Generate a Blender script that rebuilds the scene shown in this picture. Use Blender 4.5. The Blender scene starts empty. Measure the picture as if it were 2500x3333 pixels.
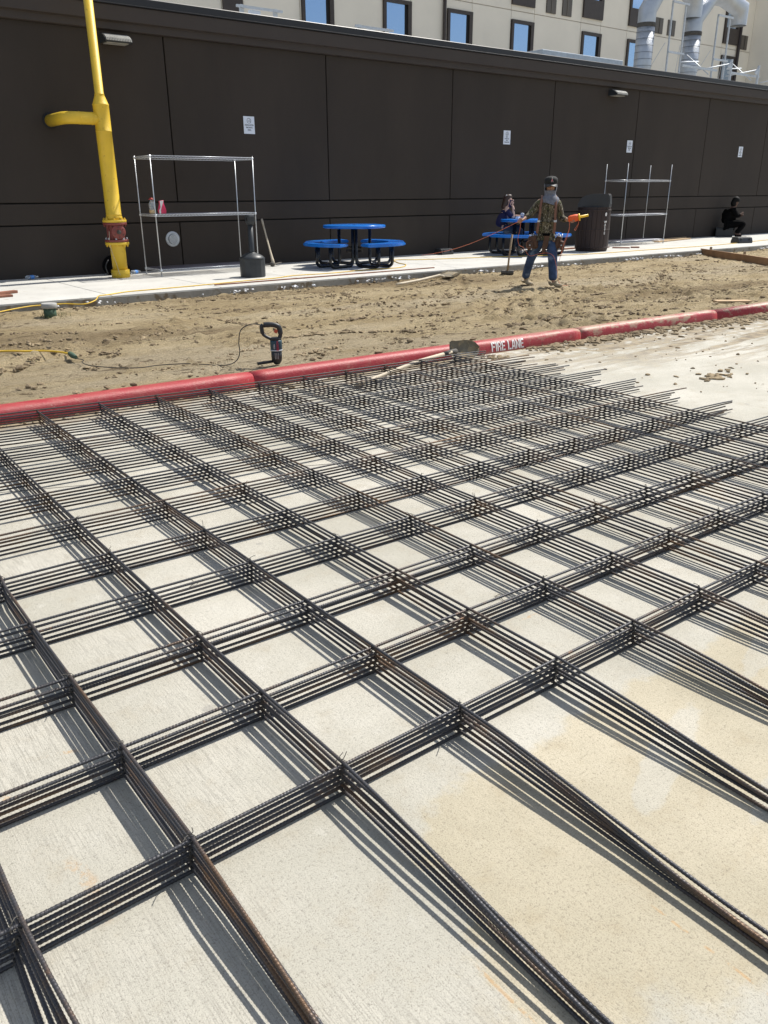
import bpy, bmesh, math, random
from mathutils import Vector, Matrix, noise
random.seed(7)
S = bpy.context.scene
COL = S.collection
PI = math.pi

# ------------------------------------------------------------------ camera, sky, sun
cam = bpy.data.cameras.new('camera')
cam.sensor_fit = 'VERTICAL'; cam.sensor_height = 24.0
cam.lens = 2619.16 / 3333 * 24.0
cam.clip_end = 2000; cam.clip_start = 0.05
co = bpy.data.objects.new('camera', cam); COL.objects.link(co)
R_, U_, F_ = Vector((0.7898, -0.6134, -0.0042)), Vector((0.2292, 0.2887, 0.9296)), Vector((0.569, 0.7351, -0.3686))
M3 = Matrix((R_, U_, -F_)).transposed()
co.matrix_world = Matrix.Translation((0, 0, 1.447)) @ M3.to_4x4()
S.camera = co

SUN_EL, SUN_AZ = math.radians(54), math.radians(86)      # azimuth from +Y towards +X
world = bpy.data.worlds.new('World'); S.world = world; world.use_nodes = True
wn = world.node_tree.nodes; wl = world.node_tree.links
bg = wn['Background']
sky = wn.new('ShaderNodeTexSky'); sky.sky_type = 'NISHITA'; sky.sun_disc = False
sky.sun_elevation = SUN_EL; sky.sun_rotation = SUN_AZ; sky.air_density = 1.0; sky.dust_density = 1.0
tc = wn.new('ShaderNodeTexCoord'); wmap = wn.new('ShaderNodeMapping'); wmap.inputs['Scale'].default_value = (1, 1, 2.2); wmap.inputs['Location'].default_value = (1.7, .35, .5)
wl.new(tc.outputs['Generated'], wmap.inputs['Vector'])
cn = wn.new('ShaderNodeTexNoise'); cn.inputs['Scale'].default_value = 3.2; cn.inputs['Detail'].default_value = 9; cn.inputs['Roughness'].default_value = .58
wl.new(wmap.outputs['Vector'], cn.inputs['Vector'])
cr = wn.new('ShaderNodeValToRGB'); cr.color_ramp.elements[0].position = .49; cr.color_ramp.elements[1].position = .62
wl.new(cn.outputs['Fac'], cr.inputs['Fac'])
cm = wn.new('ShaderNodeMixRGB'); cm.inputs['Color2'].default_value = (9, 9.2, 9.6, 1)
wl.new(cr.outputs['Color'], cm.inputs['Fac']); wl.new(sky.outputs['Color'], cm.inputs['Color1'])
wl.new(cm.outputs['Color'], bg.inputs['Color']); bg.inputs['Strength'].default_value = 0.095
sl = bpy.data.lights.new('sun', 'SUN'); sl.energy = 4.8; sl.angle = math.radians(.55); sl.color = (1, .955, .88)
so = bpy.data.objects.new('sun', sl); COL.objects.link(so)
sd = Vector((math.cos(SUN_EL) * math.sin(SUN_AZ), math.cos(SUN_EL) * math.cos(SUN_AZ), math.sin(SUN_EL)))
so.rotation_euler = sd.to_track_quat('Z', 'Y').to_euler(); so.location = (20, 0, 30)
S.view_settings.view_transform = 'Standard'; S.view_settings.look = 'None'
S.view_settings.exposure = 0.37; S.view_settings.gamma = 1
S.cycles.max_bounces = 6

# ------------------------------------------------------------------ materials
def newmat(name):
    m = bpy.data.materials.new(name); m.use_nodes = True
    return m, m.node_tree.nodes, m.node_tree.links, m.node_tree.nodes['Principled BSDF']

def mat(name, col, rough=.6, metal=0., var=.18, scale=6., bump=0., bscale=60., col2=None, spots=None, stretch=(1, 1, 1), spec=.5, coord='Object'):
    m, n, l, b = newmat(name)
    b.inputs['Roughness'].default_value = rough; b.inputs['Metallic'].default_value = metal
    b.inputs['Specular IOR Level'].default_value = spec
    t = n.new('ShaderNodeTexCoord'); mp = n.new('ShaderNodeMapping'); mp.inputs['Scale'].default_value = stretch
    l.new(t.outputs[coord], mp.inputs['Vector'])
    nz = n.new('ShaderNodeTexNoise'); nz.inputs['Scale'].default_value = scale; nz.inputs['Detail'].default_value = 6; nz.inputs['Roughness'].default_value = .6
    l.new(mp.outputs['Vector'], nz.inputs['Vector'])
    rp = n.new('ShaderNodeValToRGB'); e = rp.color_ramp.elements
    e[0].position, e[1].position = .3, .7
    c2 = col2 or tuple(min(1, c * (1 + var)) for c in col)
    c1 = tuple(c * (1 - var) for c in col) if col2 is None else col
    e[0].color = (*c1, 1); e[1].color = (*c2, 1)
    l.new(nz.outputs['Fac'], rp.inputs['Fac'])
    out = rp.outputs['Color']
    if spots:                                            # (colour, scale, threshold)
        sc, ss, th = spots
        n2 = n.new('ShaderNodeTexNoise'); n2.inputs['Scale'].default_value = ss; n2.inputs['Detail'].default_value = 5
        l.new(mp.outputs['Vector'], n2.inputs['Vector'])
        r2 = n.new('ShaderNodeValToRGB'); r2.color_ramp.elements[0].position = th; r2.color_ramp.elements[1].position = min(1, th + .08)
        l.new(n2.outputs['Fac'], r2.inputs['Fac'])
        mx = n.new('ShaderNodeMixRGB'); mx.inputs['Color2'].default_value = (*sc, 1)
        l.new(r2.outputs['Color'], mx.inputs['Fac']); l.new(out, mx.inputs['Color1']); out = mx.outputs['Color']
    l.new(out, b.inputs['Base Color'])
    if bump:
        n3 = n.new('ShaderNodeTexNoise'); n3.inputs['Scale'].default_value = bscale; n3.inputs['Detail'].default_value = 5
        l.new(mp.outputs['Vector'], n3.inputs['Vector'])
        bp = n.new('ShaderNodeBump'); bp.inputs['Strength'].default_value = bump; bp.inputs['Distance'].default_value = .01
        l.new(n3.outputs['Fac'], bp.inputs['Height']); l.new(bp.outputs['Normal'], b.inputs['Normal'])
    return m

class NG:                                                # tiny node-graph helper
    def __init__(s, m): s.n = m.node_tree.nodes; s.l = m.node_tree.links
    def math(s, op, a, b=None, c=None, clamp=False):
        q = s.n.new('ShaderNodeMath'); q.operation = op; q.use_clamp = clamp
        for k, v in enumerate((a, b, c)):
            if v is None: continue
            if isinstance(v, (int, float)): q.inputs[k].default_value = v
            else: s.l.new(v, q.inputs[k])
        return q.outputs[0]
    def noise(s, vec, scale, detail=5, rough=.55, dist=0.):
        q = s.n.new('ShaderNodeTexNoise'); q.inputs['Scale'].default_value = scale; q.inputs['Detail'].default_value = detail
        q.inputs['Roughness'].default_value = rough; q.inputs['Distortion'].default_value = dist
        s.l.new(vec, q.inputs['Vector']); return q.outputs['Fac']
    def smooth(s, v, a, b):
        q = s.n.new('ShaderNodeMapRange'); q.interpolation_type = 'SMOOTHSTEP'
        q.inputs[1].default_value = a; q.inputs[2].default_value = b
        s.l.new(v, q.inputs[0]); return q.outputs[0]
    def mix(s, f, a, b, mode='MIX'):
        q = s.n.new('ShaderNodeMixRGB'); q.blend_type = mode
        for k, v in zip(('Fac', 'Color1', 'Color2'), (f, a, b)):
            if isinstance(v, (int, float)): q.inputs[k].default_value = v
            elif isinstance(v, tuple): q.inputs[k].default_value = (*v, 1)
            else: s.l.new(v, q.inputs[k])
        return q.outputs[0]
    def mapping(s, vec, scale, rot=(0, 0, 0), loc=(0, 0, 0)):
        q = s.n.new('ShaderNodeMapping'); q.inputs['Scale'].default_value = scale; q.inputs['Rotation'].default_value = rot; q.inputs['Location'].default_value = loc
        s.l.new(vec, q.inputs['Vector']); return q.outputs[0]
    def bump(s, h, strength, dist, normal=None):
        q = s.n.new('ShaderNodeBump'); q.inputs['Strength'].default_value = strength; q.inputs['Distance'].default_value = dist
        s.l.new(h, q.inputs['Height'])
        if normal: s.l.new(normal, q.inputs['Normal'])
        return q.outputs[0]

def slab_material():
    m, n, l, b = newmat('old_concrete'); g = NG(m)
    pos = n.new('ShaderNodeNewGeometry').outputs['Position']
    sx = n.new('ShaderNodeSeparateXYZ'); l.new(pos, sx.inputs[0]); X, Y = sx.outputs[0], sx.outputs[1]
    broad = g.noise(pos, 1.3, 6, .6); mid = g.noise(pos, 9, 6, .65)
    broom = g.noise(g.mapping(pos, (1, .03, 1), (0, 0, .05)), 300, 3, .65)      # broom lines run away from the viewer
    grit = g.noise(pos, 240, 4, .75); pit = g.noise(pos, 95, 6, .75)
    base = g.mix(g.smooth(broad, .35, .68), (.445, .43, .375), (.56, .54, .485))
    base = g.mix(g.math('MULTIPLY', g.smooth(mid, .50, .72), .45), base, (.40, .36, .285))
    base = g.mix(g.math('MULTIPLY', g.smooth(mid, .42, .28), .35), base, (.62, .61, .57))
    leftish = g.math('MULTIPLY', g.smooth(X, 1.3, .5), g.smooth(broad, .40, .55))
    base = g.mix(g.math('MULTIPLY', g.smooth(broom, .54, .40), g.math('ADD', g.math('MULTIPLY', leftish, .30), .08)), base, (.17, .16, .14))
    base = g.mix(g.math('MULTIPLY', g.smooth(pit, .47, .35), .50), base, (.20, .19, .165))
    base = g.mix(g.math('MULTIPLY', g.smooth(grit, .465, .36), .55), base, (.13, .12, .105))
    # dried clay-coloured stain by the near edge of the mats
    wob = g.math('SUBTRACT', g.noise(pos, 5.0, 7, .65), .5); wob2 = g.math('SUBTRACT', g.noise(pos, 2.1, 3, .5), .5)
    y_in = g.smooth(g.math('ADD', Y, g.math('MULTIPLY', wob, .34)), 1.255, 1.195)
    x_in = g.smooth(g.math('ADD', g.math('ADD', X, g.math('MULTIPLY', Y, -.45)), g.math('MULTIPLY', wob, .5)), .46, .54)
    low = g.smooth(g.math('ADD', g.math('ADD', Y, g.math('MULTIPLY', X, .40)), g.math('MULTIPLY', wob, .35)), .91, .99)
    def isle(cx, cy, ang, a, b):
        c_, s_ = math.cos(ang), math.sin(ang)
        u = g.math('ADD', g.math('MULTIPLY', g.math('SUBTRACT', X, cx), c_ / a), g.math('MULTIPLY', g.math('SUBTRACT', Y, cy), s_ / a))
        w = g.math('ADD', g.math('MULTIPLY', g.math('SUBTRACT', X, cx), -s_ / b), g.math('MULTIPLY', g.math('SUBTRACT', Y, cy), c_ / b))
        r = g.math('SQRT', g.math('ADD', g.math('MULTIPLY', u, u), g.math('MULTIPLY', w, w)))
        return g.smooth(g.math('ADD', r, g.math('MULTIPLY', wob, 1.6)), 1.06, .88)
    isl = g.math('MAXIMUM', isle(1.76, .97, .34, .30, .055), g.math('MAXIMUM', isle(1.86, .70, .15, .24, .05), isle(2.5, 1.08, .2, .25, .05)))
    st = g.math('MULTIPLY', g.math('MULTIPLY', y_in, x_in), g.math('MULTIPLY', low, g.math('SUBTRACT', 1, g.math('MULTIPLY', isl, .7), clamp=True)))
    base = g.mix(g.math('MULTIPLY', st, .82), base, g.mix(1.0, base, (.97, .895, .75), 'MULTIPLY'))
    # faint rust streaks
    ru = g.noise(g.mapping(pos, (9, .9, 1), (0, 0, .5)), 1.6, 7, .7); ru2 = g.noise(g.mapping(pos, (.8, 7, 1)), 1.3, 7, .7)
    base = g.mix(g.math('MULTIPLY', g.smooth(ru, .70, .80), .55), base, (.5, .29, .10))
    base = g.mix(g.math('MULTIPLY', g.smooth(ru2, .70, .79), .45), base, (.5, .31, .13))
    wr = g.math('SUBTRACT', g.noise(pos, 14, 5, .7), .5); brk = g.smooth(g.noise(pos, 26, 5, .7), .46, .56)
    def rust(base, x0, y0, x1, y1, w, k):                # rust printed by bars that lay here before
        d = math.hypot(x1 - x0, y1 - y0); ux, uy = (x1 - x0) / d, (y1 - y0) / d
        dx, dy = g.math('SUBTRACT', X, x0), g.math('SUBTRACT', Y, y0)
        along = g.math('ADD', g.math('MULTIPLY', dx, ux), g.math('MULTIPLY', dy, uy))
        off = g.math('ABSOLUTE', g.math('ADD', g.math('ADD', g.math('MULTIPLY', dx, -uy), g.math('MULTIPLY', dy, ux)), g.math('MULTIPLY', wr, w * 1.6)))
        f = g.math('MULTIPLY', g.math('MULTIPLY', g.smooth(off, w, w * .3), brk), g.math('MULTIPLY', g.smooth(along, 0, .05), g.smooth(along, d, d - .06)))
        return g.mix(g.math('MULTIPLY', f, k), base, (.52, .28, .085))
    for q in ((.859, .83, .861, .62, .006, .42), (1.263, .70, 1.262, .36, .005, .42), (.36, 2.02, .47, 1.985, .010, .65), (.15, 1.92, .30, 1.90, .018, .45), (.30, 1.62, .33, 1.35, .03, .3), (1.9, 1.75, 2.1, 1.72, .012, .4), (.9, 2.3, 1.05, 2.27, .014, .3)): base = rust(base, *q)
    # round grey drip spots
    v = n.new('ShaderNodeTexVoronoi'); v.inputs['Scale'].default_value = 3.2; l.new(pos, v.inputs['Vector'])
    base = g.mix(g.math('MULTIPLY', g.smooth(g.math('ADD', v.outputs['Distance'], g.math('MULTIPLY', wob, .12)), .075, .05), .4), base, (.24, .235, .23))
    # soil tracked over the lane to the right and along the kerb
    far = g.smooth(g.math('ADD', g.math('MULTIPLY', X, .40), Y), 6.0, 7.9)
    tr = g.noise(g.mapping(pos, (.35, 2.2, 1), (0, 0, -.12)), 2.2, 8, .68)
    mud = g.math('MULTIPLY', far, g.smooth(tr, .46, .55))
    kd = g.math('ADD', Y, g.math('MULTIPLY', X, .048)); right = g.smooth(X, 5.0, 6.6)
    near_kerb = g.math('MULTIPLY', g.math('MAXIMUM', g.smooth(kd, 5.50, 5.78), g.math('MULTIPLY', right, g.smooth(g.math('ADD', kd, g.math('MULTIPLY', wob2, .9)), 4.5, 5.6))), g.smooth(g.math('ADD', g.math('MULTIPLY', mid, .5), g.math('MULTIPLY', tr, .5)), .42, .50))
    base = g.mix(g.math('MULTIPLY', g.math('MAXIMUM', mud, near_kerb), .85), base, g.mix(g.smooth(mid, .35, .65), (.13, .095, .055), (.31, .245, .15)))
    base = g.mix(1.0, base, (.925, .916, .885), 'MULTIPLY')
    # saw-cut joint
    j = g.math('ABSOLUTE', g.math('SUBTRACT', g.math('ADD', Y, g.math('MULTIPLY', X, .42)), 4.70))
    base = g.mix(g.smooth(j, .009, .004), base, (.09, .085, .075))
    l.new(base, b.inputs['Base Color']); b.inputs['Roughness'].default_value = .88
    h = g.math('ADD', g.math('MULTIPLY', pit, .8), g.math('MULTIPLY', grit, .6))
    l.new(g.bump(h, .6, .005), b.inputs['Normal'])
    return m

def dirt_material():
    m, n, l, b = newmat('graded_dirt'); g = NG(m)
    pos = n.new('ShaderNodeNewGeometry').outputs['Position']
    a = g.noise(g.mapping(pos, (.6, 1.3, 1)), 1.1, 8, .62); c = g.noise(g.mapping(pos, (.8, 1, 1)), 8, 9, .75); d = g.noise(g.mapping(pos, (.5, 2.0, 1), (0, 0, .1)), 5, 7, .68)
    e = g.noise(g.mapping(pos, (.45, 1.6, 1), (0, 0, -.15), (3, 7, 0)), 5.5, 10, .74, .8); big = g.noise(g.mapping(pos, (.3, .9, 1), (0, 0, 0), (5, 2, 0)), .55, 5, .6)
    base = g.mix(g.smooth(a, .36, .66), (.42, .325, .185), (.55, .445, .275))
    base = g.mix(g.math('MULTIPLY', g.smooth(big, .52, .66), .55), base, (.52, .445, .325))
    base = g.mix(g.math('MULTIPLY', g.smooth(d, .54, .68), .65), base, (.53, .445, .305))
    base = g.mix(g.math('MULTIPLY', g.smooth(big, .47, .38), .55), base, (.195, .138, .075))
    rough_ = g.smooth(g.noise(g.mapping(pos, (.55, 1.1, 1), (0, 0, .2), (9, 4, 0)), 1.0, 5, .65), .40, .60)
    base = g.mix(g.math('MULTIPLY', g.smooth(e, .455, .39), g.math('ADD', g.math('MULTIPLY', rough_, .75), .15)), base, (.105, .073, .040))
    base = g.mix(g.math('MULTIPLY', g.smooth(c, .44, .36), g.math('ADD', g.math('MULTIPLY', rough_, .7), .15)), base, (.10, .070, .038))
    base = g.mix(g.math('MULTIPLY', g.smooth(e, .60, .72), .6), base, (.58, .49, .345))
    l.new(base, b.inputs['Base Color']); b.inputs['Roughness'].default_value = .95; b.inputs['Specular IOR Level'].default_value = .2
    h = g.math('ADD', g.math('ADD', g.math('MULTIPLY', c, .8), g.math('MULTIPLY', e, 1.3)), g.math('MULTIPLY', g.noise(pos, 55, 6, .7), .5))
    l.new(g.bump(h, 1.0, .09), b.inputs['Normal'])
    return m

def rebar_material():
    m, n, l, b = newmat('rusty_rebar'); g = NG(m)
    uv = n.new('ShaderNodeUVMap').outputs[0]
    oi = n.new('ShaderNodeObjectInfo').outputs['Random']
    pos = n.new('ShaderNodeNewGeometry').outputs['Position']
    sx = n.new('ShaderNodeSeparateXYZ'); l.new(uv, sx.inputs[0])
    a = g.noise(pos, 3.2, 7, .72); c = g.noise(pos, 60, 4, .6)
    f = g.math('ADD', g.math('MULTIPLY', oi, .20), a)
    base = g.mix(g.smooth(f, .55, .85), (.064, .065, .072), (.155, .092, .050))
    base = g.mix(g.math('MULTIPLY', g.smooth(c, .55, .74), .55), base, (.105, .070, .043))
    base = g.mix(g.math('MULTIPLY', g.smooth(g.noise(pos, 9, 5, .7), .62, .75), .55), base, (.27, .125, .04))
    l.new(base, b.inputs['Base Color']); b.inputs['Roughness'].default_value = .46; b.inputs['Metallic'].default_value = .40
    ph = g.math('ADD', g.math('MULTIPLY', sx.outputs[0], 2 * PI / .0085), g.math('MULTIPLY', sx.outputs[1], 2 * PI))
    rib = g.smooth(g.math('SINE', ph), .2, .9)
    l.new(g.bump(rib, 1.0, .0016), b.inputs['Normal'])
    return m

def red_paint():
    m, n, l, b = newmat('red_kerb_paint'); g = NG(m)
    pos = n.new('ShaderNodeNewGeometry').outputs['Position']
    sx = n.new('ShaderNodeSeparateXYZ'); l.new(pos, sx.inputs[0])
    a = g.noise(pos, 7, 6, .65); c = g.noise(pos, 45, 5, .7)
    base = g.mix(a, (.30, .017, .025), (.42, .032, .042))
    base = g.mix(g.math('MULTIPLY', g.smooth(c, .58, .70), .55), base, (.20, .018, .026))
    base = g.mix(g.math('MULTIPLY', g.smooth(g.noise(pos, 24, 7, .75), .56, .66), .5), base, (.40, .22, .17))
    far = g.smooth(sx.outputs[0], 5.2, 7.6)
    wear = g.math('MULTIPLY', g.math('ADD', g.math('MULTIPLY', far, .9), .12), g.smooth(g.math('ADD', g.noise(g.mapping(pos, (.5, 1, 1)), 9, 8, .75), g.math('MULTIPLY', sx.outputs[2], 1.5)), .57, .68))
    base = g.mix(g.math('MULTIPLY', wear, .75), base, (.40, .33, .22))
    base = g.mix(g.math('MULTIPLY', g.smooth(g.noise(pos, 2.3, 4, .6), .66, .72), .6), base, (.13, .045, .045))
    low = g.math('MULTIPLY', g.smooth(sx.outputs[2], .03, .004), g.smooth(c, .4, .6))
    base = g.mix(g.math('MULTIPLY', low, .7), base, (.25, .17, .11))
    l.new(base, b.inputs['Base Color']); b.inputs['Roughness'].default_value = .46
    l.new(g.bump(g.math('ADD', c, g.noise(pos, 130, 4, .7)), .5, .006), b.inputs['Normal'])
    return m

def camo_material():
    m, n, l, b = newmat('camouflage_cloth'); g = NG(m)
    t = n.new('ShaderNodeTexCoord').outputs['Object']
    st = g.mapping(t, (1, 1, .28), (0, .25, 0))
    a = g.noise(st, 24, 4, .6, 1.5); c = g.noise(g.mapping(t, (1, 1, .35), (0, -.4, 0)), 46, 3, .6, 2.0); d = g.noise(t, 9, 3)
    base = g.mix(g.smooth(a, .42, .56), (.022, .018, .012), (.115, .098, .055))
    base = g.mix(g.smooth(c, .56, .62), base, (.34, .31, .24))
    base = g.mix(g.math('MULTIPLY', g.smooth(d, .55, .62), .6), base, (.07, .085, .03))
    l.new(base, b.inputs['Base Color']); b.inputs['Roughness'].default_value = .9
    return m

def slat_material(name, col, period, axis='Z'):          # fine louvre / perforation lines
    m, n, l, b = newmat(name); g = NG(m)
    t = n.new('ShaderNodeTexCoord').outputs['Object']
    sx = n.new('ShaderNodeSeparateXYZ'); l.new(t, sx.inputs[0])
    w = g.math('SINE', g.math('MULTIPLY', sx.outputs['XYZ'.index(axis)], 2 * PI / period))
    base = g.mix(g.smooth(w, -.1, .5), tuple(c * .35 for c in col), col)
    l.new(base, b.inputs['Base Color']); b.inputs['Roughness'].default_value = .5
    return m

def duct_material():
    m, n, l, b = newmat('galvanised_duct'); g = NG(m)
    t = n.new('ShaderNodeTexCoord').outputs['Object']
    a = g.noise(t, 3, 5, .6); c = g.noise(t, 26, 4, .7)
    l.new(g.mix(a, (.36, .385, .42), (.60, .63, .66)), b.inputs['Base Color'])
    b.inputs['Metallic'].default_value = .7; b.inputs['Roughness'].default_value = .40
    l.new(g.bump(c, .6, .02), b.inputs['Normal'])
    return m

MT = {}
def setup_materials():
    M = MT
    M['slab'] = slab_material(); M['dirt'] = dirt_material(); M['rebar'] = rebar_material(); M['red'] = red_paint(); M['camo'] = camo_material(); M['duct'] = duct_material()
    M['clod'] = mat('dirt_clod', (.10, .070, .040), .95, 0, .4, 1.5, .8, 60, (.36, .28, .17))
    M['flake'] = mat('white_plaster_flake', (.75, .76, .78), .7, 0, .1)
    M['walk'] = mat('new_concrete_walk', (.50, .49, .455), .85, 0, .10, 1.6, .35, 180, None, ((.36, .33, .27), 7, .64))
    M['walkband'] = mat('grey_concrete_strip', (.42, .41, .385), .85, 0, .10, 2.0, .3, 180)
    M['kerbface'] = mat('dirty_kerb_face', (.30, .285, .25), .9, 0, .3, 3, .5, 50, None, ((.19, .15, .10), 6, .56))
    M['ground'] = mat('far_ground', (.30, .28, .23), .95, 0, .2, .3)
    M['brown'] = mat('dark_brown_stucco', (.0350, .0268, .0210), .88, 0, .16, 1.1, .35, 260, None, None, (1, 1, .35))
    M['brown2'] = mat('dark_brown_trim', (.041, .0315, .0265), .7, 0, .08, 1.4, .2, 160)
    M['blackcap'] = mat('black_metal_coping', (.016, .016, .018), .45, .2, .15)
    M['groove'] = mat('groove_backing', (.012, .011, .010), .9)  # near-black backing behind the gaps between wall panels
    M['roof'] = mat('flat_roof', (.30, .30, .29), .9)
    M['stucco'] = mat('beige_stucco', (.84, .77, .645), .9, 0, .05, .6, .15, 80)
    M['stucco2'] = mat('pale_stucco', (.84, .78, .67), .9, 0, .05, .6, .15, 80)
    M['seam'] = mat('stucco_reveal', (.22, .19, .15), .9)
    M['winframe'] = mat('brown_window_frame', (.050, .037, .030), .5, .1)
    M['louvre'] = slat_material('brown_louvre', (.17, .145, .115), .07, 'X')
    m, n, l, b = newmat('window_glass'); b.inputs['Base Color'].default_value = (.42, .55, .74, 1); b.inputs['Roughness'].default_value = .03; b.inputs['Metallic'].default_value = .85
    M['glass'] = m
    M['curtain'] = mat('window_curtain', (.42, .50, .60), .8, 0, .1, 9, 0, 60, None, None, (4, 1, .2))
    M['roofduct'] = mat('pale_grey_duct_skin', (.36, .41, .46), .5, .2)
    M['dark'] = mat('dark_recess', (.008, .008, .009), .8)
    M['yellow'] = mat('yellow_pipe_paint', (.72, .48, .035), .48, 0, .10, 3, .3, 90, None, ((.50, .30, .03), 16, .64))
    M['valve'] = mat('red_valve_iron', (.20, .045, .036), .55, 0, .18, 9, .25, 90)
    M['chrome'] = mat('chrome_wire', (.52, .54, .56), .38, .9, .08, 20)
    M['shelfwire'] = mat('bright_shelf_wire', (.68, .71, .75), .34, .55, .08, 20)
    M['ductseam'] = mat('duct_seam', (.20, .22, .25), .5, .4)
    M['meshwire'] = mat('shaded_shelf_mesh', (.07, .072, .10), .5, .3, .08, 20)  # mesh colour darkened to carry the shade of the wire undersides
    M['zinc'] = mat('zinc_strut', (.55, .58, .61), .55, .5, .12, 15)
    M['black'] = mat('black_plastic', (.018, .020, .023), .42, 0, .15, 8, .1, 150)
    M['blackpipe'] = mat('black_powder_coat', (.010, .010, .012), .22, 0, .1)
    M['ash'] = mat('charcoal_resin', (.026, .031, .036), .45, 0, .15, 8, .1, 120)
    M['blue'] = mat('blue_coated_steel', (.010, .155, .56), .22, 0, .08, 6)
    M['bluetop'] = slat_material('blue_perforated_top', (.014, .15, .56), .045, 'X'); M['bluetop'].node_tree.nodes['Principled BSDF'].inputs['Roughness'].default_value = .25
    M['wood'] = mat('weathered_wood', (.30, .22, .14), .8, 0, .25, 5, .2, 60, None, None, (6, 1, 1))
    M['palewood'] = mat('pale_ash_handle', (.50, .43, .32), .7, 0, .2, 8)
    M['board'] = mat('sawn_board', (.47, .33, .19), .8, 0, .2, 5, .2, 60, None, None, (1, 8, 1))
    M['redboard'] = mat('reddish_board', (.24, .10, .060), .8, 0, .25, 5)
    M['formboard'] = mat('form_lumber', (.29, .165, .085), .8, 0, .25, 3, .2, 50)
    M['iron'] = mat('dirty_iron', (.085, .078, .068), .75, .2, .35, 18, .4, 90)
    M['blade'] = mat('muddy_shovel_blade', (.17, .148, .105), .8, .05, .3, 12, .4, 70, None, ((.27, .21, .125), 14, .52))
    M['barrel'] = mat('dark_brown_slat', (.030, .017, .014), .7, 0, .3, 4, .2, 80, None, None, (7, 7, .6))
    M['signwhite'] = mat('white_sign', (.70, .76, .86), .45, 0, .03)
    M['ink'] = mat('sign_ink', (.05, .07, .10), .6)
    M['letter'] = mat('white_stencil_paint', (.80, .78, .76), .6, 0, .06, 30)
    M['green'] = mat('green_pvc', (.05, .095, .06), .7, 0, .12)
    M['greycap'] = mat('grey_cap', (.36, .36, .34), .6)
    M['cordyellow'] = mat('yellow_cord', (.70, .45, .03), .5)
    M['cordblack'] = mat('black_cord', (.02, .02, .02), .5)
    M['cordorange'] = mat('orange_string', (.72, .20, .10), .6)
    M['skin'] = mat('skin', (.42, .235, .155), .55, 0, .06)
    M['skinshade'] = mat('shaded_skin', (.10, .055, .038), .7, 0, .06)  # skin colour darkened to put the seated person's shade into it
    M['skinpale'] = mat('pale_skin', (.62, .40, .31), .55, 0, .05)
    M['jeans'] = mat('blue_denim', (.032, .060, .130), .9, 0, .4, 9, .9, 40, None, ((.13, .18, .27), 7, .58))
    M['boot'] = mat('dusty_boot', (.33, .27, .185), .85, 0, .25, 25)
    M['sole'] = mat('boot_sole', (.10, .07, .045), .9)
    M['gaiter'] = mat('grey_neck_gaiter', (.15, .16, .195), .85, 0, .3, 20, .3, 60, None, ((.12, .15, .24), 26, .60))
    M['cap'] = mat('black_cap', (.010, .011, .011), .85)
    M['capbill'] = mat('black_cap_bill', (.035, .036, .038), .6)
    M['leather'] = mat('brown_leather', (.075, .032, .015), .6, 0, .3, 10, .2, 80)
    M['strap'] = mat('tan_leather_strap', (.20, .090, .058), .6, 0, .15, 12)
    M['orange'] = mat('orange_string_winding', (.85, .13, .03), .6, 0, .15, 60, .5, 160)
    M['reel'] = mat('yellow_reel', (.85, .52, .02), .4)
    M['navy'] = mat('navy_blouse', (.011, .011, .060), .85, 0, .15, 8)
    M['hairbrown'] = mat('brown_hair', (.045, .022, .014), .5, 0, .3, 14, .3, 80, None, None, (6, 6, .6))
    M['hairblack'] = mat('black_hair', (.005, .005, .005), .7, spec=.2)
    M['blackcloth'] = mat('black_clothing', (.0045, .0045, .005), .95, spec=.05)
    M['shoe'] = mat('white_sneaker', (.55, .52, .50), .7)
    M['teal'] = mat('teal_tool_body', (.012, .055, .080), .42, 0, .1)
    M['toolred'] = mat('red_lettering', (.55, .02, .06), .5)
    M['trigger'] = mat('red_trigger', (.55, .09, .04), .5)
    M['amber'] = mat('tan_liquid', (.50, .38, .22), .4)
    m, n, l, b = newmat('clear_plastic'); b.inputs['Base Color'].default_value = (.80, .86, .92, 1); b.inputs['Roughness'].default_value = .12; b.inputs['Transmission Weight'].default_value = .75; b.inputs['IOR'].default_value = 1.15
    M['clear'] = m
    M['waterblue'] = mat('blue_bottle_label', (.08, .25, .62), .4)
    M['pink'] = mat('pink_pouch', (.72, .05, .14), .4)
    M['white'] = mat('white_plastic', (.75, .74, .73), .5)
    M['redcap'] = mat('red_bottle_cap', (.5, .03, .03), .5)
    M['grass'] = mat('dry_weed', (.10, .11, .04), .9)
setup_materials()

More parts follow.
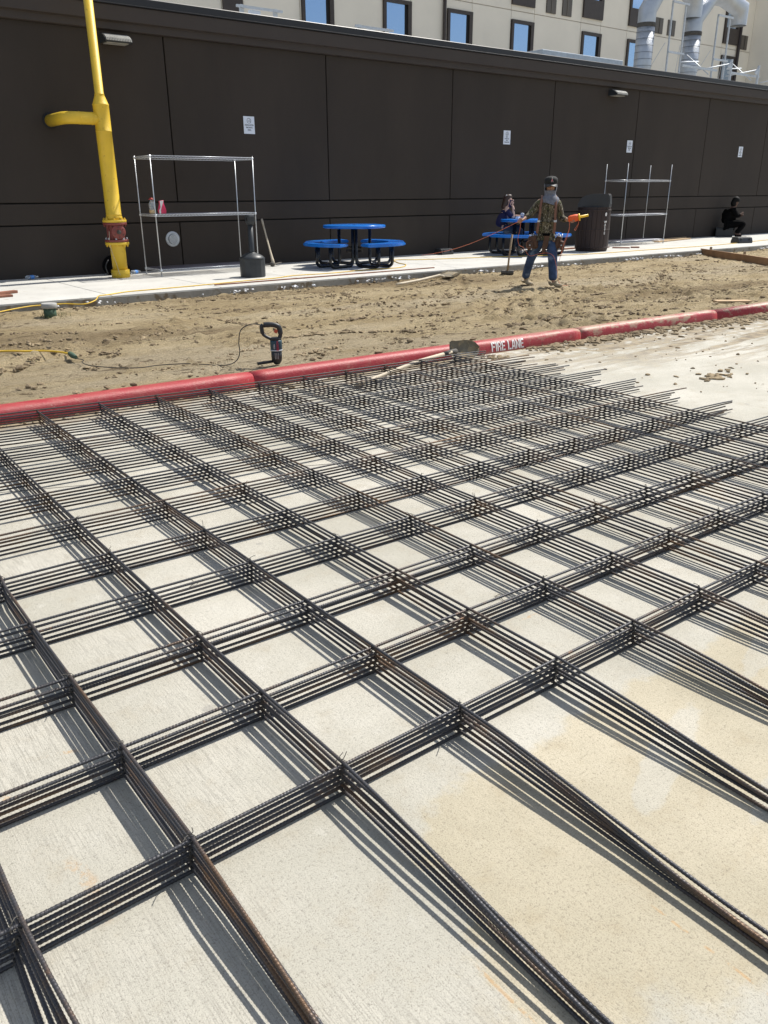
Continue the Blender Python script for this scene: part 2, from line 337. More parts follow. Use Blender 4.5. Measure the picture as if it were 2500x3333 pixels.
# ------------------------------------------------------------------ mesh helpers
class MB:
    def __init__(s): s.v = []; s.f = []; s.uv = []; s.mi = []; s.sm = []; s.cur = 0; s.smooth = False
    def face(s, idx, uvs=None):
        s.f.append(idx); s.uv.append(uvs); s.mi.append(s.cur); s.sm.append(s.smooth)
    def add(s, verts, faces, M=None):
        o = len(s.v)
        s.v += [tuple(M @ Vector(p)) if M else tuple(p) for p in verts]
        for f in faces: s.face([o + k for k in f])
        return s
    def box(s, c, d, rot=None, M=None, ch=0.0):
        x, y, z = (q / 2 for q in d)
        T = Matrix.Translation(c) @ (rot.to_4x4() if rot else Matrix.Identity(4))
        if M: T = M @ T
        if ch <= 0:
            vs = [(i, j, k) for i in (-x, x) for j in (-y, y) for k in (-z, z)]
            fs = [(0, 1, 3, 2), (4, 6, 7, 5), (0, 4, 5, 1), (2, 3, 7, 6), (0, 2, 6, 4), (1, 5, 7, 3)]
            return s.add(vs, fs, T)
        bm = bmesh.new(); bmesh.ops.create_cube(bm, size=1)
        for v in bm.verts: v.co = Vector((v.co.x * d[0], v.co.y * d[1], v.co.z * d[2]))
        bmesh.ops.bevel(bm, geom=bm.edges[:], offset=ch, segments=2, affect='EDGES', profile=.5)
        bm.verts.index_update()
        s.add([v.co[:] for v in bm.verts], [[v.index for v in f.verts] for f in bm.faces], T); bm.free()
        return s
    def tube(s, path, r, n=8, caps=True, flat=1.0, closed=False):
        P = [Vector(p) for p in path]; o = len(s.v); up = None; L = 0; m = len(P); Ls = []
        for i, p in enumerate(P):
            if closed: t = P[(i + 1) % m] - P[i - 1]
            else: t = (P[min(i + 1, m - 1)] - P[max(i - 1, 0)])
            if t.length < 1e-9: t = Vector((0, 0, 1))
            t.normalize()
            if up is None: up = Vector((0, 0, 1)) if abs(t.z) < .9 else Vector((1, 0, 0))
            a = (up - t * up.dot(t))
            if a.length < 1e-6: a = t.orthogonal()
            a.normalize(); bb = t.cross(a); up = a
            rr = r[i] if isinstance(r, (list, tuple)) else r
            if i: L += (p - P[i - 1]).length
            Ls.append(L)
            for k in range(n):
                an = 2 * PI * k / n
                s.v.append(tuple(p + a * (math.cos(an) * rr * flat) + bb * (math.sin(an) * rr)))
        sm = s.smooth; s.smooth = True
        for i in range(m if closed else m - 1):
            j = (i + 1) % m
            for k in range(n):
                q = (k + 1) % n
                s.face([o + i * n + k, o + i * n + q, o + j * n + q, o + j * n + k],
                       [(Ls[i], k / n), (Ls[i], (k + 1) / n), (Ls[j], (k + 1) / n), (Ls[j], k / n)])
        s.smooth = sm
        if caps and not closed:
            s.face([o + k for k in range(n)][::-1]); s.face([o + (m - 1) * n + k for k in range(n)])
        return s
    def lathe(s, prof, n=20, M=None, smooth=True, caps=True):   # prof: (r, z)
        o = len(s.v); T = M or Matrix.Identity(4)
        for r, z in prof:
            for k in range(n):
                an = 2 * PI * k / n
                s.v.append(tuple(T @ Vector((r * math.cos(an), r * math.sin(an), z))))
        sm = s.smooth; s.smooth = smooth
        for i in range(len(prof) - 1):
            for k in range(n):
                q = (k + 1) % n
                s.face([o + i * n + k, o + i * n + q, o + (i + 1) * n + q, o + (i + 1) * n + k])
        s.smooth = False
        if caps:
            s.face([o + k for k in range(n)][::-1]); s.face([o + (len(prof) - 1) * n + k for k in range(n)])
        s.smooth = sm
        return s
    def prism(s, poly, d0, d1, M=None):                  # poly in local XY, extruded along local Z
        n = len(poly)
        vs = [(x, y, d0) for x, y in poly] + [(x, y, d1) for x, y in poly]
        fs = [list(range(n))[::-1], list(range(n, 2 * n))] + [(k, (k + 1) % n, n + (k + 1) % n, n + k) for k in range(n)]
        return s.add(vs, fs, M)
    def ball(s, c, r, seg=12, rings=8, M=None):
        c = Vector(c); r = Vector(r) if not isinstance(r, (int, float)) else Vector((r, r, r))
        vs = []; fs = []
        for i in range(rings + 1):
            t = PI * i / rings
            for k in range(seg):
                p = 2 * PI * k / seg
                vs.append((c.x + r.x * math.sin(t) * math.cos(p), c.y + r.y * math.sin(t) * math.sin(p), c.z + r.z * math.cos(t)))
        for i in range(rings):
            for k in range(seg):
                q = (k + 1) % seg
                fs.append((i * seg + k, (i + 1) * seg + k, (i + 1) * seg + q, i * seg + q))
        sm = s.smooth; s.smooth = True; s.add(vs, fs, M); s.smooth = sm
        return s
    def build(s, name, mats, parent=None, loc=None, clean=True):
        me = bpy.data.meshes.new(name)
        me.from_pydata(s.v, [], s.f)
        if not isinstance(mats, (list, tuple)): mats = [mats]
        for m in mats: me.materials.append(MT[m] if isinstance(m, str) else m)
        me.polygons.foreach_set('material_index', s.mi); me.polygons.foreach_set('use_smooth', s.sm)
        if any(u for u in s.uv):
            lay = me.uv_layers.new(name='UVMap'); k = 0
            for fi, f in enumerate(s.f):
                u = s.uv[fi]
                for c in range(len(f)):
                    if u: lay.data[k].uv = u[c]
                    k += 1
        if clean:
            bm = bmesh.new(); bm.from_mesh(me); bmesh.ops.recalc_face_normals(bm, faces=bm.faces); bm.to_mesh(me); bm.free()
        me.update()
        o = bpy.data.objects.new(name, me); COL.objects.link(o)
        if parent: o.parent = parent
        if loc: o.location = loc
        return o

def tag(o, label=None, cat=None, group=None, kind=None):
    if label: o['label'] = label
    if cat: o['category'] = cat
    if group: o['group'] = group
    if kind: o['kind'] = kind
    return o
def thing(name, label, cat, loc=(0, 0, 0), rz=0., group=None):
    o = bpy.data.objects.new(name, None); COL.objects.link(o); o.empty_display_size = .1
    o.location = loc; o.rotation_euler = (0, 0, rz)
    return tag(o, label, cat, group)
def copy_tree(o, parent=None):
    c = o.copy(); COL.objects.link(c)
    if parent: c.parent = parent
    for ch in list(o.children): copy_tree(ch, c)
    return c
def RZ(a): return Matrix.Rotation(a, 4, 'Z')
def RX(a): return Matrix.Rotation(a, 4, 'X')
def RY(a): return Matrix.Rotation(a, 4, 'Y')
def TR(x, y, z): return Matrix.Translation((x, y, z))
def lerp(a, b, t): return a + (b - a) * t
def sstep(a, b, x):
    t = max(0., min(1., (x - a) / (b - a))); return t * t * (3 - 2 * t)
def curve(pts, n=6):                                     # Catmull-Rom through points
    P = [Vector(p) for p in pts]; P = [P[0] * 2 - P[1]] + P + [P[-1] * 2 - P[-2]]; out = []
    for i in range(1, len(P) - 2):
        for k in range(n):
            t = k / n; a, b, c, d = P[i - 1:i + 3]
            out.append(.5 * ((2 * b) + (c - a) * t + (2 * a - 5 * b + 4 * c - d) * t * t + (3 * b - a - 3 * c + d) * t ** 3))
    out.append(P[-2]); return out
def text_mesh(name, body, size, material, M, parent, depth=.0008, align='CENTER', sx=1.0):
    cu = bpy.data.curves.new(name, 'FONT'); cu.body = body; cu.size = size; cu.extrude = depth; cu.align_x = align; cu.align_y = 'CENTER'
    cu.resolution_u = 3; cu.offset = size * .012
    t = bpy.data.objects.new('text_source', cu); COL.objects.link(t)
    bpy.context.view_layer.update()
    me = bpy.data.meshes.new_from_object(t.evaluated_get(bpy.context.evaluated_depsgraph_get()))
    bpy.data.objects.remove(t); bpy.data.curves.remove(cu)
    me.transform(M @ Matrix.Diagonal((sx, 1, 1, 1))); me.materials.clear(); me.materials.append(MT[material]); me.name = name
    o = bpy.data.objects.new(name, me); COL.objects.link(o); o.parent = parent
    return o
def skin(name, nodes, edges, root, mats, parent, sub=2, pick=None):
    """nodes: name -> (x, y, z, r) or (x, y, z, rx, ry)"""
    ids = list(nodes); me = bpy.data.meshes.new(name)
    me.from_pydata([nodes[k][:3] for k in ids], [(ids.index(a), ids.index(b)) for a, b in edges], [])
    ob = bpy.data.objects.new('skin_source', me); COL.objects.link(ob)
    md = ob.modifiers.new('s', 'SKIN'); md.use_smooth_shade = True; md.branch_smoothing = .6
    if sub: sm = ob.modifiers.new('u', 'SUBSURF'); sm.levels = sub; sm.render_levels = sub
    sv = me.skin_vertices[0].data
    for i, k in enumerate(ids):
        q = nodes[k]; sv[i].radius = (q[3], q[4] if len(q) > 4 else q[3]); sv[i].use_root = (k == root)
    bpy.context.view_layer.update()
    nm = bpy.data.meshes.new_from_object(ob.evaluated_get(bpy.context.evaluated_depsgraph_get()))
    bpy.data.objects.remove(ob); bpy.data.meshes.remove(me)
    nm.name = name; nm.materials.clear()
    if not isinstance(mats, (list, tuple)): mats = [mats]
    for m in mats: nm.materials.append(MT[m])
    for p in nm.polygons:
        p.use_smooth = True; p.material_index = pick(p.center) if pick else 0
    o = bpy.data.objects.new(name, nm); COL.objects.link(o); o.parent = parent
    return o

PAV = .13                                                # pavement level
WY = 14.78                                               # face of the brown wall
def kerb_y(x): return 5.79 - .048 * x                    # foot of the red kerb
KERB_Y = 11.45                                           # edge of the pavement
PX0, PXS = 6.702, 3.3515                                 # first wall joint, joint spacing

# ------------------------------------------------------------------ the setting
def setting():
    mb = MB(); mb.add([(-900, -900, -.3), (900, -900, -.3), (900, 900, -.3), (-900, 900, -.3)], [(0, 1, 2, 3)])
    tag(mb.build('ground', 'ground', clean=False), kind='structure')
    mb = MB(); mb.add([(-25, -30, 0), (70, -30, 0), (70, kerb_y(70) + .1, 0), (-25, kerb_y(-25) + .1, 0)], [(0, 1, 2, 3)])
    tag(mb.build('concrete_lane', 'slab', clean=False), kind='structure')
    # graded soil
    xs = []; x = -6.
    while x < 46: xs.append(x); x += .034 if .8 < x < 13 else (.07 if x < 22 else .25)
    global ARCS
    ARCS = [(9.4, 6.4, 1.9), (9.6, 6.2, 2.5), (12.5, 3.2, 5.6), (12.6, 3.0, 6.3), (4.5, 15, 7.0), (17, 2.5, 7.4), (6.5, 3.0, 6.6), (5.5, 2.6, 6.4)]
    ys = [5.3 + (KERB_Y - 5.3 + .04) * k / 185 for k in range(186)]
    mb = MB(); nx = len(xs)
    for y in ys:
        for x in xs:
            ky = kerb_y(x) + .15
            yy = max(y, ky) if y < ky + .5 else y
            z = .088 * (1 - sstep(.1, 1.9, yy - ky)) + .004
            p = Vector((x * .8, yy * 1.6, 0))
            h = noise.fractal(p * 1.3, .9, 2.1, 4) * .012
            q = Vector((x * 1.2 + 3, yy * 4.2, 2))
            h += noise.fractal(q * 1.1, .7, 2.2, 5) * .011
            pt = noise.noise(Vector((x * .9, yy * 1.3, 21)))
            cl = noise.noise(Vector((x * 4.6, yy * 7.5, 5))) + .7 * noise.noise(Vector((x * 13, yy * 15, 8)))
            h += max(0, cl - .24 + .40 * pt) * (.045 + .03 * max(0, pt))
            for ax, ay, ar in ARCS:
                dd = abs(math.hypot(x - ax, yy - ay) - ar)
                if dd < .3:
                    h += -.034 * math.exp(-(dd / .07) ** 2) + .030 * math.exp(-((dd - .13) / .05) ** 2) * (.6 + noise.noise(Vector((x * 6, yy * 6, 1))))
            tr = noise.noise(Vector((x * .55, yy * 1.1, 9)))
            if tr > .05: h += math.sin(x * 46 + math.sin(yy * 3) * 3) * .0045 * min(1, (tr - .05) * 6)
            edge = sstep(0, .12, yy - ky) * 1.0
            up = .022 * max(0, 1 - (KERB_Y - yy) / .35) * (.5 + noise.noise(Vector((x * 2.2, 0, 3))))
            mb.v.append((x, yy, z + h * (.35 + .65 * edge) + max(0, up)))
    mb.smooth = True
    for j in range(len(ys) - 1):
        for i in range(nx - 1):
            mb.face([j * nx + i, j * nx + i + 1, (j + 1) * nx + i + 1, (j + 1) * nx + i])
    tag(mb.build('dirt', 'dirt', clean=False), kind='structure')
    # pavement with its kerb: cast bays with tooled joints
    mb = MB(); x = -6.; w = 1.68; k = 0
    while x < 50:
        mb.cur = 0
        mb.box((x + w / 2, (KERB_Y + WY) / 2 + .03, PAV - .15), (w - .012, WY - KERB_Y + .06, .30), ch=.006)
        x += w
    mb.cur = 1; mb.box((22, (KERB_Y + WY) / 2 + .06, PAV - .17), (56, WY - KERB_Y + .0, .316))
    tag(mb.build('pavement', ['walk', 'kerbface']), kind='structure')
    mb = MB(); mb.box((22, KERB_Y - .012, PAV - .17), (56, .02, .30))
    tag(mb.build('pavement_kerb', 'kerbface'), kind='structure')
setting()

def stuff():
    def lump(mb, c, r):
        bm = bmesh.new(); bmesh.ops.create_icosphere(bm, subdivisions=1, radius=1)
        sx, sy, sz = r * random.uniform(.9, 2.0), r * random.uniform(.6, 1.1), r * random.uniform(.4, .75)
        a = random.uniform(0, 6.3)
        M = TR(*c) @ RZ(a) @ Matrix.Diagonal((sx, sy, sz, 1))
        for v in bm.verts: v.co *= random.uniform(.6, 1.25)
        bm.verts.index_update()
        mb.add([v.co[:] for v in bm.verts], [[v.index for v in f.verts] for f in bm.faces], M); bm.free()
    mb = MB()
    for k in range(1700):
        x = random.uniform(1, 20) if k % 5 else random.uniform(20, 34); y = random.uniform(kerb_y(x) + .2, KERB_Y - .05)
        if k < 700: y = KERB_Y - abs(random.gauss(0, .12)) - .02
        elif k < 1150: y = kerb_y(x) + .2 + abs(random.gauss(0, .25))
        z = .02 + .088 * (1 - sstep(.1, 1.9, y - kerb_y(x) - .15))
        lump(mb, (x, y, z), min(.034, .006 + random.expovariate(1 / .0065)))
    for k in range(900):                                 # lumps on the concrete lane
        t = random.random()
        if t < .7: x = random.uniform(6.0, 13); y = kerb_y(x) - abs(random.gauss(0, .14)); r = .008 + random.expovariate(1 / .012)
        else: x = random.uniform(5.6, 13); y = random.uniform(2.4, 5.2); r = .004 + random.expovariate(1 / .006)
        lump(mb, (x, y, .004), min(r, .055))
    for k in range(160):
        x = random.uniform(.9, 5.6); lump(mb, (x, kerb_y(x) - abs(random.gauss(0, .05)), .003), random.uniform(.004, .014))
    for cx, cy, n, s in ((6.35, 3.6, 40, .09), (9.3, 5.2, 70, .16), (6.95, 5.33, 30, .10), (3.25, 5.53, 26, .06), (5.45, 5.33, 14, .05)):
        for k in range(n): lump(mb, (cx + random.gauss(0, s * 1.4), cy + random.gauss(0, s * .7), .006), random.uniform(.008, .032))
    def chip(c, r):
        a = random.uniform(0, 6.28); sx, sy, sz = r * random.uniform(.9, 2.2), r * random.uniform(.6, 1.2), r * random.uniform(.5, .9)
        M = TR(*c) @ RZ(a) @ Matrix.Diagonal((sx, sy, sz, 1))
        vs = [(q[0] * w, q[1] * w, q[2] * w) for q in ICO for w in (random.uniform(.6, 1.25),)]
        mb.add(vs, ICF, M)
    bm = bmesh.new(); bmesh.ops.create_icosphere(bm, subdivisions=1, radius=1); bm.verts.index_update()
    ICO = [v.co[:] for v in bm.verts]; ICF = [[v.index for v in f.verts] for f in bm.faces]; bm.free()
    for k in range(185):
        x0 = random.choice((random.uniform(1, 9), random.uniform(4, 16), random.uniform(10, 26))); y0 = random.uniform(kerb_y(x0) + .3, KERB_Y - .1)
        an = random.gauss(0, .35) + (0 if k % 3 else random.choice((.6, -.7, 1.1))); ln = random.uniform(.3, 1.8); bend = random.gauss(0, .5); big = random.uniform(.006, .020)
        for q in range(int(ln * random.uniform(14, 42))):
            t = random.random() * ln; a2 = an + bend * t
            x = x0 + math.cos(a2) * t + random.gauss(0, .03); y = y0 + math.sin(a2) * t + random.gauss(0, .045)
            if y < kerb_y(x) + .2 or y > KERB_Y - .02: continue
            chip((x, y, .012 + .088 * (1 - sstep(.1, 1.9, y - kerb_y(x) - .15))), min(.045, big * random.uniform(.4, 1.6)))
    for ax, ay, ar in ARCS:
        for q in range(int(ar * 150)):
            a = random.uniform(0, 6.283); r = ar + random.choice((-1, 1)) * random.gauss(.14, .035); x, y = ax + r * math.cos(a), ay + r * math.sin(a)
            if noise.noise(Vector((a * ar * 1.3, ar, 0))) < -.05 or y < kerb_y(x) + .25 or y > KERB_Y - .05 or x > 26: continue
            chip((x, y, .02 + .088 * (1 - sstep(.1, 1.9, y - kerb_y(x) - .15))), random.uniform(.006, .026))
    for k in range(700):
        x = random.uniform(6.6, 13); y = kerb_y(x) - abs(random.gauss(0, .10)) * (1.8 if 8.6 < x < 10.5 else 1); chip((x, y, .006), random.uniform(.006, .03))
    tag(mb.build('dirt_clods', 'clod', clean=False), kind='stuff')
    mb = MB()
    for k in range(150):
        x = random.choice((4.0, 6.0, 7.1, 8.6, 9.1, 11.2, 12.6, 13.6, 16, 17.2, 18.6, 21.5)) + random.gauss(0, .22); y = KERB_Y - .06 - abs(random.gauss(0, .07)); r = random.uniform(.008, .032)
        M = TR(x, y, .05 + random.uniform(0, .03)) @ RZ(random.uniform(0, 6)) @ RX(random.uniform(-.7, .7))
        mb.add([(-r, -r * .5, .004), (r, -r * .6, 0), (r * .8, r * .5, .01), (0, r * .8, -.006), (-r * .9, r * .4, 0), (0, 0, .018)], [(0, 1, 5), (1, 2, 5), (2, 3, 5), (3, 4, 5), (4, 0, 5)], M)
    tag(mb.build('plaster_flakes', 'flake', clean=False), kind='stuff')
stuff()

# ------------------------------------------------------------------ red kerb, one cast length each
PROF = [(0, -.02), (.004, .03), (.012, .075), (.022, .095), (.040, .109), (.062, .114), (.13, .115), (.155, .108), (.165, .09), (.168, -.02)]
def kerb_point(x, s):                                    # s: 0..1 up the front face
    k = s * 5; i = min(4, int(k)); t = k - i
    a, b = PROF[i], PROF[i + 1]
    return Vector((x, kerb_y(x) + lerp(a[0], b[0], t), lerp(a[1], b[1], t)))
def face_s(z):                                           # face parameter at height z
    for i in range(5):
        a, b = PROF[i][1], PROF[i + 1][1]
        if z <= b or i == 4: return (i + max(0., min(1., (z - a) / (b - a)))) / 5
def red_kerb():
    segs = [(-8, 3.08, 'long red painted kerb length left of the joint below the upright hammer'),
            (3.08, 6.86, 'red painted kerb length with white stencilled fire lane lettering'),
            (6.86, 9.25, 'red painted kerb length streaked with soil along its top, beyond the lettered length'),
            (9.25, 40, 'farthest red kerb length running out of the picture at right')]
    for x0, x1, lab in segs:
        mb = MB(); mb.smooth = True
        n = max(2, int((min(x1, 12) - max(x0, -2)) / .12)); m = len(PROF)
        for i in range(n + 1):
            x = lerp(x0 + .002, x1 - .002, i / n)
            sh = 0 if 0 < i < n else .0035
            for a, z in PROF:
                w = noise.noise(Vector((x * 2.2, a * 9, 4))) * .004
                mb.v.append((x, kerb_y(x) + a + (sh if a < .08 else -sh) + w, z - (sh if z > 0 else 0) + w * .6))
        for i in range(n):
            for k in range(m - 1): mb.face([i * m + k, (i + 1) * m + k, (i + 1) * m + k + 1, i * m + k + 1])
        mb.smooth = False; mb.face(list(range(m))); mb.face([n * m + k for k in range(m)][::-1])
        o = mb.build('red_kerb', 'red'); tag(o, lab, 'kerb', 'lengths of red painted kerb')
        if x0 == 3.08:
            L = {  # stencil strokes in a 4 x 6 cell: x0,x1,y0,y1 (quads as 4 corners allowed)
                'F': [[(0, 0), (1, 0), (1, 6), (0, 6)], [(1.3, 5), (3.4, 5), (3.4, 6), (1.3, 6)], [(1.3, 2.6), (2.9, 2.6), (2.9, 3.6), (1.3, 3.6)]],
                'I': [[(0, 0), (1, 0), (1, 6), (0, 6)]],
                'R': [[(0, 0), (1, 0), (1, 6), (0, 6)], [(1.3, 5), (2.8, 5), (2.4, 6), (1.3, 6)], [(2.5, 3.2), (3.5, 3.6), (3.5, 5.2), (2.9, 5.7)], [(1.3, 2.5), (2.6, 2.5), (2.9, 3.3), (1.3, 3.5)], [(2.4, 0), (3.5, 0), (3.4, 2.2), (2.3, 2.3)]],
                'E': [[(0, 0), (1, 0), (1, 6), (0, 6)], [(1.3, 5), (3.3, 5), (3.3, 6), (1.3, 6)], [(1.3, 2.6), (2.8, 2.6), (2.8, 3.5), (1.3, 3.5)], [(1.3, 0), (3.3, 0), (3.3, 1), (1.3, 1)]],
                'L': [[(0, 0), (1, 0), (1, 6), (0, 6)], [(1.3, 0), (3.2, 0), (3.2, 1), (1.3, 1)]],
                'A': [[(0, 0), (1.0, 0), (1.75, 6), (.9, 6)], [(2.6, 0), (3.6, 0), (2.7, 6), (1.95, 6)], [(1.25, 1.4), (2.3, 1.4), (2.2, 2.3), (1.35, 2.3)]],
                'N': [[(0, 0), (1, 0), (1, 6), (0, 6)], [(1.2, 3.8), (2.4, 0.2), (2.5, 2.4), (1.2, 6)], [(2.7, 0), (3.7, 0), (3.7, 6), (2.7, 6)]]}
            W = {'F': 3.9, 'I': 1.5, 'R': 4.1, 'E': 3.8, 'L': 3.6, 'A': 4.0, 'N': 4.2}
            mb = MB(); cx = 5.600; u = .0140; s0, s1 = .24, .86
            for ch in 'FIRE LANE':
                if ch == ' ': cx += 2.0 * u; continue
                for q in L[ch]:
                    (ax, ay), (bx, by), (ccx, cy), (dx, dy) = q; N = 5
                    for k in range(N):
                        t0, t1 = k / N, (k + 1) / N
                        pts = []
                        for (lx, ly), (rx, ry), t in (((ax, ay), (dx, dy), t0), ((bx, by), (ccx, cy), t0), ((bx, by), (ccx, cy), t1), ((ax, ay), (dx, dy), t1)):
                            X = lerp(lx, rx, t); Y = lerp(ly, ry, t)
                            p = kerb_point(cx + X * u, face_s(lerp(.012, .099, Y / 6))); p.y -= .0035; p.z += .002
                            pts.append(p[:])
                        mb.add(pts, [(0, 1, 2, 3)])
                cx += W[ch] * u
            mb.build('lettering', 'letter', o, clean=False)
red_kerb()

# ------------------------------------------------------------------ the brown service building
def brown_building():
    t = thing('service_building', 'long low dark brown stucco building with grooved panels and stepped cornice', 'building', (0, 0, 0))
    X0, X1 = -9.25 + .0, 50.
    zb, z1, z2, zc = PAV - .15, .966, 1.31, 3.96
    mb = MB(); g = .011
    xs = [PX0 + PXS * k for k in range(-5, 14)]
    for a, b in zip(xs[:-1], xs[1:]):
        for za, zb_ in ((zb, z1), (z2, zc)):
            mb.box(((a + b) / 2, WY + .04, (za + zb_) / 2), (b - a - 2 * g, .08, zb_ - za - 2 * g), ch=.007)
    mb.box(((xs[0] + xs[-1]) / 2, WY + .04, (z1 + z2) / 2), (xs[-1] - xs[0], .08, z2 - z1 - 2 * g), ch=.007)
    mb.cur = 1; mb.box(((xs[0] + xs[-1]) / 2, WY + .10, 2.05), (xs[-1] - xs[0], .09, 4.3))
    mb.build('wall', ['brown', 'groove'], t)
    mb = MB(); L = xs[-1] - xs[0]; cx = (xs[0] + xs[-1]) / 2
    prof = [(0.005, 3.949), (-.055, 3.952), (-.07, 3.962), (-.07, 4.055), (-.085, 4.068), (-.12, 4.075), (-.135, 4.085), (-.135, 4.292), (-.128, 4.305), (.1, 4.305), (.1, 3.949)]
    mb.prism(prof, -L / 2, L / 2, TR(cx, WY, 0) @ Matrix(((0, 0, 1, 0), (1, 0, 0, 0), (0, 1, 0, 0), (0, 0, 0, 1))))
    mb.build('cornice', 'brown2', t)
    mb = MB(); prof = [(-.150, 4.308), (-.158, 4.312), (-.158, 4.325), (-.15, 4.33), (-.148, 4.435), (-.14, 4.445), (.12, 4.452), (.25, 4.44), (.25, 4.308)]
    mb.prism(prof, -L / 2, L / 2, TR(cx, WY, 0) @ Matrix(((0, 0, 1, 0), (1, 0, 0, 0), (0, 1, 0, 0), (0, 0, 0, 1))))
    mb.build('coping', 'blackcap', t)
    mb = MB(); mb.box((cx, WY + 5.2, 4.1), (L, 9.9, .16)); mb.build('roof', 'roof', t)
    mb = MB(); mb.box((xs[0] - .05, WY + 5.1, 2.1), (.1, 10.1, 4.3)); mb.box((xs[-1] + .05, WY + 5.1, 2.1), (.1, 10.1, 4.3)); mb.box((cx, WY + 10.2, 2.1), (L, .1, 4.3))
    mb.build('side_wall', 'brown', t)
brown_building()

# ------------------------------------------------------------------ hotel behind
HY = 28.
def hotel():
    t = thing('hotel_building', 'tall beige stucco hotel block with dark framed windows behind the brown building', 'building', (0, 0, 0))
    mb = MB(); X0, X1 = 2., 47.7
    vs = [2., 14.9, 15.72, 18.0, 19.4, 21.7, 23.1, 24.95, 26.36, 28.65, 30.08, 33.2, 34.62, 36.6, 38.0, 41.2, 42.6, 44.85, 46.3, 47.7]
    for z0, z1 in ((-.3, 5.6), (5.6, 8.66), (8.66, 11.75), (11.75, 14.8)):
        for a, b in zip(vs[:-1], vs[1:]):
            mb.box(((a + b) / 2, HY + .15, (z0 + z1) / 2), (b - a - .022, .3, z1 - z0 - .022), ch=.008)
    mb.cur = 1; mb.box(((X0 + X1) / 2, HY + .24, 7.2), (X1 - X0, .3, 15)); mb.cur = 0
    mb.box(((X0 + X1) / 2, HY + 6, 14.9), (X1 - X0, 12, .3)); mb.box((X0, HY + 6, 7.2), (.3, 12, 15)); mb.box(((X0 + X1) / 2, HY + 12, 7.2), (X1 - X0, .3, 15))
    mb.build('wall', ['stucco', 'seam'], t)
    mb = MB(); mb.box((47.95, HY - .75, 7.2), (.5, 2.1, 15)); mb.box((53.5, HY - 1.95, 7.2), (11.6, .3, 15)); mb.build('side_wing', 'stucco2', t)
    def window(x0, x1, z0, z1, panel=0.):
        fr = MB(); w = .13
        fr.box(((x0 + x1) / 2, HY - .03, z1 - w / 2), (x1 - x0, .12, w)); fr.box(((x0 + x1) / 2, HY - .03, z0 + (w + panel) / 2), (x1 - x0, .12, w + panel))
        fr.box((x0 + w / 2, HY - .03, (z0 + z1) / 2), (w, .115, z1 - z0 - 2 * w)); fr.box((x1 - w * .7, HY - .03, (z0 + z1) / 2), (w * 1.4, .115, z1 - z0 - 2 * w))
        f = fr.build('window', 'winframe', t)
        p = MB(); p.box(((x0 + x1) / 2 - .1, HY - .025, (z0 + z1 + panel) / 2), (x1 - x0 - 2 * w - .2, .02, z1 - z0 - 2 * w - panel)); p.build('pane', 'glass', f)
        d = MB(); d.box((x1 - w * 1.4 - .1, HY - .02, (z0 + z1 + panel) / 2), (.22, .02, z1 - z0 - 2 * w - panel)); d.build('reveal', 'dark', f)
        return f
    for x0 in (18.05, 21.72, 24.98, 28.66, 33.28, 36.66, 41.2, 44.89):
        window(x0, x0 + 1.37, 6.1, 8.32)
        window(x0 - .04, x0 + 1.36, 8.87, 11.6, .62)
    for x0, z0 in ((30.8, 8.79), (31.85, 8.79), (38.76, 8.77), (39.8, 8.77), (46.66, 8.74)):
        mb = MB(); mb.box((x0 + .3, HY - .02, z0 + .34), (.62, .06, .68), ch=.01); mb.box((x0 + .3, HY - .055, z0 + .34), (.03, .03, .66)); mb.build('vent', 'louvre', t)
    mb = MB(); mb.box((15.3, HY - .03, 7.2), (.74, .1, 9)); mb.build('pilaster', 'winframe', t)
    for x0, r in ((24.78, .07), (46.36, .09)):
        mb = MB(); mb.tube([(x0, HY - .1, 3), (x0, HY - .1, 9.9 if x0 > 40 else 12)], r, 8); mb.build('downpipe', 'winframe', t)
hotel()

# ------------------------------------------------------------------ rebar mats
BD = .0098                                               # bar diameter
SH = BD * .89                                            # height of one layer (bars seat a little where they cross)
CX = [-.0129, .2601, -.6668, .1105, -.0593, -.0066, .2988, .1107, -.185, -.0129]
CY = [-.0059, .0318, .0036, -.0821, .0507, -.6206, .4787, .2159, -.2538, .0137]
EXP = [(m, n) for m in range(4) for n in range(4 - m)]
def node(i, j):
    jj = max(j, .0 if i < 4 else 1.6); jj = min(jj, 12.6)
    x, y = i / 10, jj / 12
    dx = sum(c * x ** m * y ** n for c, (m, n) in zip(CX, EXP)); dy = sum(c * x ** m * y ** n for c, (m, n) in zip(CY, EXP))
    if j < 1: dx += .052 * (1 - j)
    an = -.00914; c, s = math.cos(an), math.sin(an)
    k = 1.0058
    return (k * (.1054 + .4066 * (j * c - i * s) + dx), k * (1.386 + .4063 * (i * c + j * s) + dy))
NROW, NCOL, NMAT = 11, 13, 6
